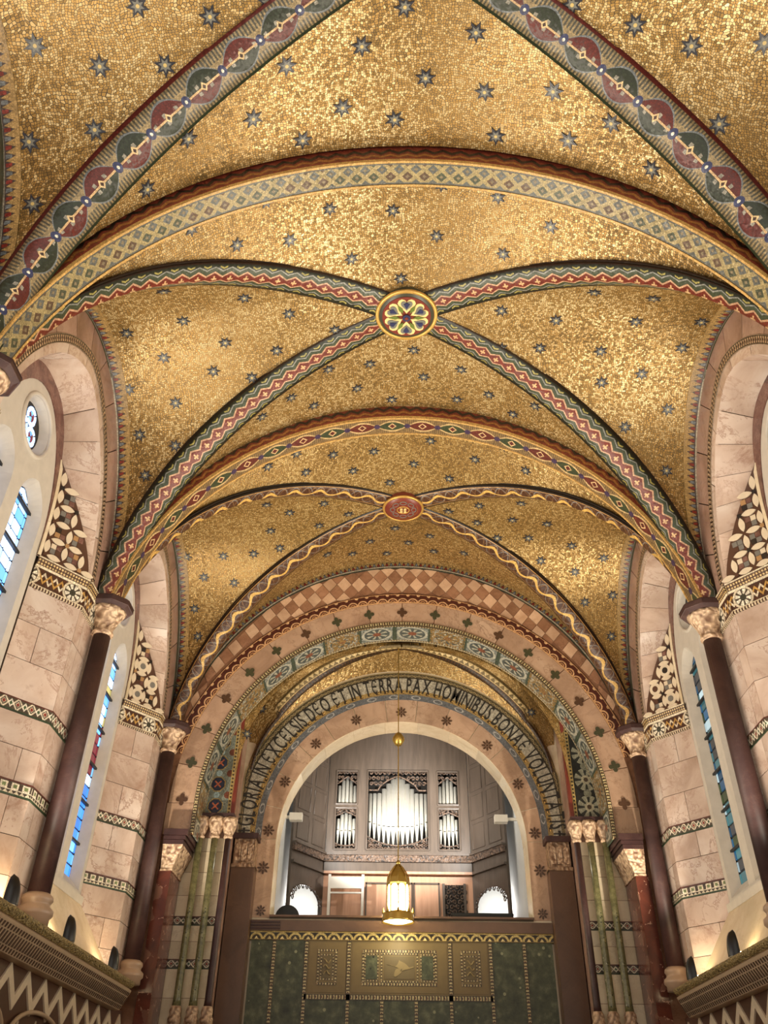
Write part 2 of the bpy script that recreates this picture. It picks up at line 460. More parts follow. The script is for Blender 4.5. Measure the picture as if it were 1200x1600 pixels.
M_['carved'] = carved_mat('carved_stone', '#d2b494', '#6e4e38')
M_['carved_b'] = carved_mat('carved_brown_stone', '#a98a6c', '#4e3626', 22)
M_['carved_w'] = carved_mat('carved_wood', '#6c5646', '#1c1410', 34)
M_['base_st'] = plain('pale_base_stone', '#a58a72', 0.4)
M_['ledge'] = plain('ledge_stone', '#b49c80', 0.45)
M_['ledge_g'] = carved_mat('gilded_ledge_moulding', '#a8925c', '#5c4a2c', 60)
M_['slot'] = plain('slot_shade_stone', '#54402f', 0.7)
M_['dkbrown'] = plain('brown_ground_stone', '#54382a', 0.35)
M_['tan'] = plain('tan_stone', '#a98258', 0.3)
M_['grey_st'] = plain('grey_stone', '#77736c', 0.3)
M_['blk_st'] = plain('black_stone', '#2c2624', 0.25)
M_['petal'] = plain('cream_petal_stone', '#dccbb0', 0.3, 0, 20)
M_['quat'] = plain('dark_green_inlay', '#3e3e2a', 0.3)
M_['quat_b'] = plain('dark_brown_inlay', '#4e3626', 0.3)
M_['grout'] = plain('dark_grout', '#4a3728', 0.8)
M_['star_d'] = plain('star_navy_mosaic', '#25262e', 0.35, 0, 60, 0.3)
M_['star_m'] = plain('star_grey_mosaic', '#68675f', 0.4, 0, 90, 0.4)
M_['star_y'] = plain('star_gold_mosaic', '#bca468', 0.4)
M_['black'] = plain('black_metal', '#0e0e0f', 0.35)
M_['brass'] = plain('brass', '#bd9c4e', 0.32, 0.85)
M_['iron'] = plain('dark_iron', '#1c1d20', 0.5)
M_['wood'] = wood_mat('dark_oak', '#463c34', '#584c42')
M_['wood_l'] = wood_mat('light_oak', '#b08468', '#c89c80')
M_['pipe'] = plain('organ_pipe_metal', '#d8d6cc', 0.25, 0.6, 3, 0.05)
M_['dark'] = plain('recess_shade', '#181410', 0.9)  # near-black colour stands in for the shade inside the organ openings
M_['white_paint'] = plain('white_paint', '#eae6de', 0.5, 0, 4, 0.03)
M_['letter'] = plain('letter_dark_mosaic', '#2a2722', 0.4, 0, 60, 0.3)
M_['inlay'] = plain('panel_inlay_brown', '#786642', 0.5)
M_['inlay_d'] = plain('panel_inlay_dark', '#6a5c3e', 0.5)
M_['inlay_l'] = plain('panel_inlay_light', '#8e7c54', 0.5)
M_['uplens'] = emit_mat('uplight_lens', '#ffe2b0', 260.0)
M_['floor'] = marble_mat('floor_marble', '#8a7460', '#6c5848', '#4c3c30', '#a08c78', 0.8, 0.4)
M_['heart'] = plain('heart_gold_mosaic', '#d9bd80', 0.35, 0, 90, 0.3)
M_['navy'] = plain('navy_mosaic', '#2a2d4c', 0.35, 0, 90, 0.3)
M_['leafg'] = plain('leaf_green_mosaic', '#5c6a2c', 0.35, 0, 90, 0.3)
M_['bossred'] = plain('boss_red_mosaic', '#6e2e22', 0.35, 0, 90, 0.3)
M_['bossgold'] = plain('boss_gold_ring', '#c59b50', 0.35, 0.5, 90, 0.35)
M_['bossgreen'] = plain('boss_dark_green', '#3c3a2a', 0.35, 0, 90, 0.3)
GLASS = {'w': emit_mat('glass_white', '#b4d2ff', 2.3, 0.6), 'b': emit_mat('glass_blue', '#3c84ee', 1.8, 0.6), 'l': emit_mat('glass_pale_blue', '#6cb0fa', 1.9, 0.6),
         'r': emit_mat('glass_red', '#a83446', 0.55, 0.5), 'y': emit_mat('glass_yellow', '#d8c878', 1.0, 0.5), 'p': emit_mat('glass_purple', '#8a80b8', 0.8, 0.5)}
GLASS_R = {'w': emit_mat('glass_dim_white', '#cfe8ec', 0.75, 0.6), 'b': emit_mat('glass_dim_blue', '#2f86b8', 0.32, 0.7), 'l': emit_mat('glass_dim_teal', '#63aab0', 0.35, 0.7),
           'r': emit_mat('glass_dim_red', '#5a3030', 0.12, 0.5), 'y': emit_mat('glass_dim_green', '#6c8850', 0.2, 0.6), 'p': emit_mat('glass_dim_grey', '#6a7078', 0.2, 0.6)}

# ------------------------------------------------------------------ geometry helpers
def link(o, parent=None):
    COL.objects.link(o)
    if parent is not None: o.parent = parent
    return o
def obj(name, verts, faces, mats, parent=None, uvs=None, smooth=False, fm=None):
    me = bpy.data.meshes.new(name)
    me.from_pydata([tuple(v) for v in verts], [], faces)
    if not isinstance(mats, (list, tuple)): mats = [mats]
    for m in mats: me.materials.append(M_[m] if isinstance(m, str) else m)
    if fm:
        for p, i in zip(me.polygons, fm): p.material_index = i
    if uvs is not None:
        ul = me.uv_layers.new(name='UVMap')
        for lp in me.loops: ul.data[lp.index].uv = uvs[lp.vertex_index]
    if smooth:
        for p in me.polygons: p.use_smooth = True
    me.update()
    return link(bpy.data.objects.new(name, me), parent)
def empty(name, loc=(0, 0, 0), parent=None):
    o = bpy.data.objects.new(name, None); o.location = loc; o.empty_display_size = 0.1
    return link(o, parent)
def tag(o, label=None, cat=None, group=None, kind=None):
    if label: o['label'] = label
    if cat: o['category'] = cat
    if group: o['group'] = group
    if kind: o['kind'] = kind
    return o
class MB:
    def __init__(s): s.v = []; s.f = []; s.m = []
    def add(s, vs, fs, mi=0):
        b = len(s.v); s.v += [Vector(x) for x in vs]; s.f += [tuple(i+b for i in f) for f in fs]; s.m += [mi]*len(fs)
        return s
    def box(s, x0, x1, y0, y1, z0, z1, mi=0):
        vs = [(x, y, z) for z in (z0, z1) for y in (y0, y1) for x in (x0, x1)]
        return s.add(vs, [(0, 2, 3, 1), (4, 5, 7, 6), (0, 1, 5, 4), (2, 6, 7, 3), (0, 4, 6, 2), (1, 3, 7, 5)], mi)
    def hexa(s, q, off, mi=0):
        q = [Vector(a) for a in q]; off = Vector(off); n = len(q)
        fs = [tuple(range(n)), tuple(range(2*n-1, n-1, -1))]+[(i, i+n, (i+1) % n+n, (i+1) % n) for i in range(n)]
        return s.add(q+[a+off for a in q], fs, mi)
    def lathe(s, prof, c=(0, 0, 0), n=16, mi=0, a0=0, a1=2*PI, sx=1, sy=1):
        c = Vector(c); full = abs(a1-a0-2*PI) < 1e-6; m = n if full else n+1
        vs = [c+Vector((r*math.cos(a0+(a1-a0)*i/n)*sx, r*math.sin(a0+(a1-a0)*i/n)*sy, z)) for r, z in prof for i in range(m)]
        fs = []
        for k in range(len(prof)-1):
            for i in range(n):
                j = (i+1) % m if full else i+1
                fs.append((k*m+i, k*m+j, (k+1)*m+j, (k+1)*m+i))
        if full:
            if prof[0][0] > 1e-4: fs.append(tuple(range(m-1, -1, -1)))
            if prof[-1][0] > 1e-4: fs.append(tuple((len(prof)-1)*m+i for i in range(m)))
        return s.add(vs, fs, mi)
    def tube(s, pts, r, n=8, mi=0, closed=False):
        pts = [Vector(p) for p in pts]; vs = []; fs = []; L = len(pts); up = Vector((0.13, 0.21, 0.97))
        for i, p in enumerate(pts):
            a = pts[(i-1) % L] if (i > 0 or closed) else p; b = pts[(i+1) % L] if (i < L-1 or closed) else p
            t = (b-a).normalized(); x = t.cross(up)
            if x.length < 1e-3: x = t.cross(Vector((1, 0, 0)))
            x.normalize(); y = t.cross(x)
            rr = r[i] if isinstance(r, (list, tuple)) else r
            vs += [p+(x*math.cos(2*PI*k/n)+y*math.sin(2*PI*k/n))*rr for k in range(n)]
        for i in range(L if closed else L-1):
            for k in range(n):
                j = (i+1) % L
                fs.append((i*n+k, i*n+(k+1) % n, j*n+(k+1) % n, j*n+k))
        if not closed: fs += [tuple(range(n-1, -1, -1)), tuple((L-1)*n+k for k in range(n))]
        return s.add(vs, fs, mi)
    def build(s, name, mats, parent=None, smooth=False):
        return obj(name, s.v, s.f, mats, parent, None, smooth, s.m)
def shell(name, P, UV, mat, off, parent=None, smooth=True):
    """solid sheet: P[i][j] points, off = vector or function(point,i,j) giving the back side"""
    ni, nj = len(P), len(P[0]); vs = []; uv = []
    for i in range(ni):
        for j in range(nj):
            vs.append(Vector(P[i][j])); uv.append(UV[i][j] if UV else (0, 0))
    N = ni*nj
    for i in range(ni):
        for j in range(nj):
            o = off(P[i][j], i, j) if callable(off) else Vector(off)
            vs.append(Vector(P[i][j])+o); uv.append(uv[i*nj+j])
    fs = []
    idx = lambda i, j: i*nj+j
    for i in range(ni-1):
        for j in range(nj-1):
            q = (idx(i, j), idx(i, j+1), idx(i+1, j+1), idx(i+1, j))
            fs.append(q); fs.append(tuple(N+a for a in reversed(q)))
    ns = len(fs)
    def side(a, b):
        k = len(vs)
        for q in (b, a, N+a, N+b): vs.append(vs[q].copy()); uv.append(uv[q])
        fs.append((k, k+1, k+2, k+3))
    for j in range(nj-1): side(idx(0, j), idx(0, j+1)); side(idx(ni-1, j+1), idx(ni-1, j))
    for i in range(ni-1): side(idx(i+1, 0), idx(i, 0)); side(idx(i, nj-1), idx(i+1, nj-1))
    o = obj(name, vs, fs, mat, parent, uv)
    if smooth:
        for k, p in enumerate(o.data.polygons): p.use_smooth = k < ns
    return o
def plate(mb, outer, holes, f3, thick, mi=0):
    """flat plate with holes; f3(u,v,w) to 3D, w in 0..thick"""
    loops = [[Vector((a, b, 0)) for a, b in outer]]+[[Vector((a, b, 0)) for a, b in h] for h in holes]
    tris = tessellate_polygon(loops)
    flat = [p for l in loops for p in l]; n = len(flat)
    vs = [f3(p.x, p.y, 0) for p in flat]+[f3(p.x, p.y, thick) for p in flat]
    fs = [tuple(t) for t in tris]+[(t[2]+n, t[1]+n, t[0]+n) for t in tris]
    b = 0
    for l in loops:
        L = len(l)
        for i in range(L): fs.append((b+i, b+(i+1) % L, n+b+(i+1) % L, n+b+i))
        b += L
    return mb.add(vs, fs, mi)
def ring(name, zc, r0, r1, a0, a1, Y, mat, parent, t=0.02, n=24, cx=0.0, r1f=None, rep=None):
    """ring segment on a wall facing -Y; angle from +x"""
    P = []; UV = []
    for i in range(n+1):
        a = a0+(a1-a0)*i/n; c, s = math.cos(a), math.sin(a); row = []; ur = []
        for j in range(2):
            r = r0 if j == 0 else (r1f(a) if r1f else r1)
            row.append(Vector((cx+r*c, Y-t, zc+r*s))); ur.append((a*0.5*(r0+r1), float(j)))
        P.append(row); UV.append(ur)
    return shell(name, P, UV, mat, (0, t, 0), parent)
def arch_outline(w, zt, zb, n=16, cy=0.0):
    """half width w, round top at zt, bottom zb"""
    o = [(cy-w, zb), (cy+w, zb)]
    for i in range(n+1):
        a = PI*i/n; o.append((cy+w*math.cos(a), zt-w+w*math.sin(a)))
    return o
def lancet_outline(w, zt, zb, n=10, cy=0.0):
    """slightly pointed top"""
    R = w*1.35; dz = math.sqrt(R*R-(R-w)**2); z1 = zt-dz
    o = [(cy-w, zb), (cy+w, zb)]
    a1 = math.acos((R-w)/R)
    for i in range(n+1): a = a1*i/n; o.append((cy+w-R+R*math.cos(a), z1+R*math.sin(a)))
    for i in range(n-1, -1, -1): a = a1*i/n; o.append((cy-w+R-R*math.cos(a), z1+R*math.sin(a)))
    return o

# ------------------------------------------------------------------ dimensions
D = [0.45, 4.03, 7.26, 10.37]          # pier lines along the nave
YE = 10.5                              # end wall
Z0 = 5.95                              # vault springing
XA, XW = 3.10, 3.45                    # pier face, window wall
ZS0, ZS1 = 5.63, 5.94                  # string course
ZL = 2.97                              # ledge top
B1 = (4.48, 4.60); B2 = (3.82, 3.94)   # mosaic bands on the piers

# ------------------------------------------------------------------ floor, ceiling slab
fl = tag(MB().box(-4.2, 4.2, -4.0, 18.0, -0.2, 0.0).build('floor', 'floor'), 'grey brown marble chapel floor', kind='structure')
ceil = tag(MB().box(-4.0, 4.0, -1.0, 12.2, 9.3, 9.45).build('ceiling', 'grout'), 'gold mosaic groin vaulted ceiling with dark stars', kind='structure')

# ------------------------------------------------------------------ vault
WEBS = []
def circ(c, W, H):
    r = (W*W+H*H)/(2*H); return math.sqrt(max(r*r-W*W*c*c, 0))-(r-H)
def vault(Y0, Y1, W, z0, Hr, Xw, Hw, Ht, gold, border=True, ell=False, nth=18, Lc=None, only=None, Wt=None):
    Yc = (Y0+Y1)/2; L = (Y1-Y0)/2; Wt = Wt or (W+0.02 if W > 2.5 else W+0.06)
    hr = (lambda c, s: Hr*s) if ell else (lambda c, s: circ(c, W, Hr))
    def R(sx, sg, th): c, s = math.cos(th), math.sin(th); return Vector((sx*W*c, Yc+sg*L*c, z0+hr(c, s)))
    def A(sx, sg, th): c, s = math.cos(th), math.sin(th); return Vector((sx*Xw, Yc+sg*(L+0.08)*c, z0+Hw*s))
    def T(sx, sg, th): c, s = math.cos(th), math.sin(th); return Vector((sx*Wt*c, Yc+sg*(L+0.02), z0+circ(c, Wt, Ht)))
    info = dict(Yc=Yc, L=L, W=W, R=R, A=A, T=T, z0=z0, webs=[])
    ths = [PI/2*i/nth for i in range(nth+1)]
    full = [(-1, t) for t in ths]+[(1, t) for t in reversed(ths[:-1])]
    ns = 8
    for kind in ('lat', 'tra'):
        for s in (-1, 1):
            if only and (kind, s) not in only: continue
            P = []; UV = []; acc = 0; prev = None
            for sg, th in full:
                if kind == 'lat': a, b = A(s, sg, th), R(s, sg, th)
                else: a, b = T(sg, s, th), R(sg, s, th)
                m = a
                if prev is not None: acc += (m-prev).length
                prev = m
                row = [a.lerp(b, j/ns) for j in range(ns+1)]
                P.append(row); UV.append([(acc, (p.x if kind == 'lat' else p.y)) for p in row])
            o = shell('vault_web', P, UV, M_[gold], (0, 0, 0.05), ceil)
            info['webs'].append(o)
            tri = []; vs = []
            for i in range(len(P)-1):
                for j in range(ns):
                    b_ = len(vs); vs += [P[i][j], P[i][j+1], P[i+1][j+1], P[i+1][j]]; tri.append((b_, b_+1, b_+2, b_+3))
            WEBS.append((o, BVHTree.FromPolygons(vs, tri)))
            if border and kind == 'lat':
                # toothed mosaic border on the web along the wall arch
                P2 = []; U2 = []; acc = 0; prev = None
                for sg, th in full:
                    a, b = A(s, sg, th), R(s, sg, th); d = (b-a)
                    d = d.normalized() if d.length > 1e-4 else Vector((-s, 0, 0))
                    nin = Vector((0, Yc-a.y, z0-0.5-a.z)).normalized()
                    if prev is not None: acc += (a-prev).length
                    prev = a
                    P2.append([a+d*(-0.02)+nin*0.012, a+d*0.14+nin*0.012]); U2.append([(acc, 0.0), (acc, 1.0)])
                shell('mosaic_border', P2, U2, 'teeth', lambda p, i, j: Vector((0, 0, 0.012)), ceil)
    return info
def ribs(info, mat, hw=0.15, n=26, t0=0.0, sgs=(-1, 1), back=0.045):
    for sx in (-1, 1):
        for sg in sgs:
            P = []; UV = []; acc = 0; prev = None
            for i in range(n+1):
                th = t0+(PI/2-t0)*i/n; e = 1e-3
                p = info['R'](sx, sg, th)
                T = (info['R'](sx, sg, min(th+e, PI/2))-info['R'](sx, sg, max(th-e, 0))).normalized()
                thc = max(th, 0.25)
                w1 = info['A'](sx, sg, thc)-info['R'](sx, sg, thc); w2 = info['T'](sx, sg, thc)-info['R'](sx, sg, thc)
                w1 = (w1-T*T.dot(w1)).normalized(); w2 = (w2-T*T.dot(w2)).normalized()
                N = T.cross(w1).normalized()
                if N.dot(Vector((0, info['Yc'], info['z0']-1.0))-p) < 0: N = -N
                N2 = T.cross(w2).normalized()
                if N2.dot(Vector((0, info['Yc'], info['z0']-1.0))-p) < 0: N2 = -N2
                NC = (N+N2).normalized()
                if prev is not None: acc += (p-prev).length
                prev = p
                fl_ = (w1-w2).normalized(); w1 = (w1*0.5+fl_*0.5).normalized(); w2 = (w2*0.5-fl_*0.5).normalized()
                h = hw*(0.72+0.28*min(1, th/0.7))
                row = [p+w1*h-N*0.005, p+w1*h+N*0.022, p+w1*h*0.5+N*0.03, p+NC*0.038, p+w2*h*0.5+N2*0.03, p+w2*h+N2*0.022, p+w2*h-N2*0.005]
                P.append(row); UV.append([(acc, a) for a in (0.0, 0.0, 0.25, 0.5, 0.75, 1.0, 1.0)])
            shell('rib', P, UV, mat, lambda p, i, j: Vector((0, 0, back)), ceil)
V0 = vault(0.45+0.12, 4.03-0.16, 3.0, Z0, 2.62, XA, 2.11, 2.70, 'gold')
V1 = vault(4.03+0.12, 7.26-0.13, 3.0, Z0, 2.58, XA, 2.11, 2.68, 'gold')
V2 = vault(7.26+0.12, 10.42, 3.0, Z0, 2.56, XA, 2.11, 2.67, 'gold_far')
V3 = vault(11.0, 11.75, 2.21, 5.0, 2.70, 2.235, 2.3, 2.45, 'gold_far', border=False, only=(('lat', -1), ('lat', 1), ('tra', 1)))
ribs(V0, 'rib_leaf', 0.17); ribs(V1, 'rib_zig'); ribs(V2, 'rib_wave', 0.13); ribs(V3, 'recrib', 0.085, sgs=(1,), back=0.02)

# transverse arches: a soffit band and a face on each side
def trans(Y, half, sof, zc=5.44, r=3.0, hgt=0.23):
    n = 48; a0 = math.asin((Z0-zc)/r)
    P = []; U = []
    for i in range(n+1):
        a = a0+(PI-2*a0)*i/n
        P.append([Vector((r*math.cos(a), Y+half*k, zc+r*math.sin(a))) for k in (-1, 1)]); U.append([(a*r, 0.0), (a*r, 1.0)])
    t = tag(shell('transverse_arch', P, U, sof, (0, 0, 0.1), ceil))
    for k in (-1, 1):
        P = []; U = []
        for i in range(n+1):
            a = a0+(PI-2*a0)*i/n; c, s = math.cos(a), math.sin(a)
            P.append([Vector(((r+q)*c, Y+(half+0.012)*k, zc+(r+q*1.05)*s)) for q in (-0.006, hgt)]); U.append([(a*r, 0.0), (a*r, 1.0)])
        shell('arch_face', P, U, 'facezig', (0, -0.02*k, 0), t)
trans(4.03, 0.11, 'lattice'); trans(7.27, 0.13, 'eyes')

# bosses
def heart_pts(s, n=20):
    o = []
    for i in range(n):
        t = 2*PI*i/n
        o.append((s*0.062*16*math.sin(t)**3/16*1.0, s*0.062*(13*math.cos(t)-5*math.cos(2*t)-2*math.cos(3*t)-math.cos(4*t))/16))
    return o
def boss(Yc, zc, r, style):
    prof = [(0.0, -0.045), (r*0.5, -0.044), (r*0.9, -0.035), (r*0.97, 0.0), (r, 0.10)]
    b = MB().lathe([(max(a, 1e-5), z) for a, z in prof], (0, Yc, zc), 40).build('boss', 'bossgreen' if style == 1 else 'bossred', ceil, True)
    tube = MB().tube([(r*0.97*math.cos(2*PI*i/48), Yc+r*0.97*math.sin(2*PI*i/48), zc-0.02) for i in range(48)], r*0.07, 8, 0, True)
    tube.build('rim', 'bossgold', b, True)
    def flat(pts, z, mat, name, dz=0.012):
        mb = MB().hexa([Vector((x, Yc+y, zc+z)) for x, y in pts], (0, 0, dz)); mb.build(name, mat, b)
    if style == 1:
        flat([(r*0.80*math.cos(2*PI*i/40), r*0.80*math.sin(2*PI*i/40)) for i in range(40)], -0.047, 'bossred', 'field')
        for k in range(6):
            a = 2*PI*k/6-PI/2; c, s = math.cos(a), math.sin(a)
            def tr(pts, rad): return [((rad+y)*c-x*s, (rad+y)*s+x*c) for x, y in pts]
            h = heart_pts(r*10.4); h2 = heart_pts(r*6.8)
            flat(tr([(x*0.46, y*0.5) for x, y in h], r*0.49), -0.056, 'heart', 'heart')
            flat(tr([(x*0.46, y*0.5) for x, y in h2], r*0.51), -0.064, 'star_m', 'heart_field')
            flat(tr([(0, -r*0.13), (r*0.10, 0.02), (0, r*0.13), (-r*0.10, 0.02)], r*0.50), -0.071, 'navy', 'lozenge')
            a2 = a+PI/6; c2, s2 = math.cos(a2), math.sin(a2)
            flat([((r*0.38+y)*c2-x*s2, (r*0.38+y)*s2+x*c2) for x, y in [(0, -r*0.16), (r*0.07, 0), (0, r*0.2), (-r*0.07, 0)]], -0.068, 'leafg', 'leaf')
        flat([(r*0.13*math.cos(2*PI*i/16), r*0.13*math.sin(2*PI*i/16)) for i in range(16)], -0.072, 'navy', 'centre_disc')
        flat([(r*0.07*math.cos(2*PI*i/4), r*0.07*math.sin(2*PI*i/4)) for i in range(4)], -0.08, 'bossred', 'centre_stone')
    else:
        for rr in (0.72,):
            MB().tube([(r*rr*math.cos(2*PI*i/40), Yc+r*rr*math.sin(2*PI*i/40), zc-0.03) for i in range(40)], 0.010, 6, 0, True).build('inner_ring', 'bossgold', b, True)
        for k in range(8):
            a = 2*PI*k/8; c, s = math.cos(a), math.sin(a)
            MB().tube([((r*0.53+0.03*math.cos(t))*c-0.045*math.sin(t)*s, Yc+(r*0.53+0.03*math.cos(t))*s+0.045*math.sin(t)*c, zc-0.042) for t in [2*PI*i/14 for i in range(14)]], 0.007, 6, 0, True).build('scroll', 'star_m', b, True)
        MB().tube([(r*0.30*math.cos(2*PI*i/24), Yc+r*0.26*math.sin(2*PI*i/24), zc-0.045) for i in range(24)], 0.009, 6, 0, True).build('centre_ring', 'bossgold', b, True)
        for k in range(4):
            a = PI/4+PI/2*k
            flat([(r*0.13*math.cos(a)+0.024*math.cos(2*PI*i/4+PI/4), r*0.13*math.sin(a)+0.024*math.sin(2*PI*i/4+PI/4)) for i in range(4)], -0.058, 'heart', 'stone')
boss(V1['Yc'], 8.50, 0.315, 1); boss(V2['Yc'], 8.47, 0.27, 2); boss(V0['Yc'], 8.54, 0.32, 1)

# stars, each laid on the web it sits in
STARS = []
def st(ox, oy, sc, pts): STARS.extend([(ox+x/sc, oy+y/sc) for x, y in pts])
st(0, 0, 2, [(110,143),(312,208),(516,205),(656,52),(430,18),(837,8),(297,408),(92,445),(104,640),(1130,143),(895,205),(1070,335),(790,370),(587,432),(945,437),(458,590),
  (597,715),(740,765),(1030,652),(905,750),(1098,808),(832,628),(511,910),(763,930),(296,978),(573,1002),(903,980),(1047,1030),(396,1040),(704,1070),(512,1117),(865,1095),(667,1160),(787,1180)])
st(600, 0, 2, [(65,20),(288,100),(130,242),(315,286),(530,284),(33,372),(712,384),(350,424),(577,438),(838,528),(588,14),(785,78),(960,145),(1188,134),(1046,390),
  (28,657),(357,615),(165,737),(522,708),(763,688),(373,793),(52,870),(180,577),(367,970),(658,913),(842,932),(538,1000),(787,1004),(992,1005),(367,1087),(487,1087),(677,1097),(932,1086),(805,1168),(680,1195)])
st(0, 480, 3.333, [(670,428),(915,498),(727,665),(913,722),(757,877)])
st(900, 480, 3.333, [(340,350),(135,397),(478,532),(255,625),(470,853)])
st(380, 380, 2.4, [(475,452),(320,472),(640,400),(677,500),(428,543),(180,578),(265,608),(557,585),(802,585),(817,473),(922,567),(1095,610),(1012,640),(70,650),
  (200,788),(92,837),(337,792),(490,780),(235,858),(412,853),(703,740),(640,827),(870,810),(550,897),(773,882),(975,762),(1060,852),
  (88,980),(174,1010),(303,975),(395,1015),(285,1058),(103,1078),(137,1143),(770,1005),(885,983),(878,1047),(1043,975),(1010,1037),(1140,1052),(1070,1105),(953,1105),
  (570,1068),(475,1118),(620,1122),(700,1097)])
st(250, 840, 3.077, [(805,80),(925,77),(1008,17),(1090,75),(1190,30),(127,92),(305,88),(450,77),(573,55),(212,190),(357,217),(167,342),(183,475),(418,945),(490,825)])
st(600, 840, 3.0, [(115,20),(233,63),(375,72),(735,108),(880,37),(895,160),(1030,95),(1072,270),(942,303),(1065,463),(803,940),(690,820)])
def star_mesh():
    vs = []; fs = []; fm = []
    def star(R_, r_, z, dz, mi, n=7):
        b = len(vs)
        for zz in (z, z-dz):
            for i in range(2*n):
                rr = R_ if i % 2 == 0 else r_; a = PI*i/n
                vs.append((rr*math.cos(a), rr*math.sin(a), zz))
        fs.append(tuple(b+i for i in range(2*n))); fm.append(mi)
        for i in range(2*n):
            j = (i+1) % (2*n); fs.append((b+i, b+2*n+i, b+2*n+j, b+j)); fm.append(mi)
    star(0.5, 0.235, 0.05, 0.09, 0); star(0.29, 0.15, 0.07, 0.02, 1); star(0.085, 0.075, 0.085, 0.02, 2)
    me = bpy.data.meshes.new('star'); me.from_pydata(vs, [], fs)
    for m in ('star_d', 'star_m', 'star_y'): me.materials.append(M_[m])
    for p, i in zip(me.polygons, fm): p.material_index = i
    return me
SM = star_mesh(); done = []
for (px, py) in STARS:
    if any((px-a)**2+(py-b)**2 < 64 for a, b in done): continue
    done.append((px, py)); d = pix_ray(px, py); best = None
    for wo, bv in WEBS:
        h = bv.ray_cast(CAM, d, 60)
        if h[0] is not None and (best is None or h[3] < best[0]): best = (h[3], h[0], h[1], wo)
    if not best: continue
    dist, loc, nrm, wo = best
    if nrm.dot(d) > 0: nrm = -nrm
    s = 0.175 if loc.y < 4.0 else 0.15 if loc.y < 7.3 else 0.155
    o = link(bpy.data.objects.new('star', SM), wo)
    q = nrm.to_track_quat('Z', 'Y').to_matrix().to_4x4()
    o.matrix_local = Matrix.Translation(loc+nrm*0.002) @ q @ Matrix.Rotation(random.uniform(0, 0.9), 4, 'Z') @ Matrix.Scale(s, 4)

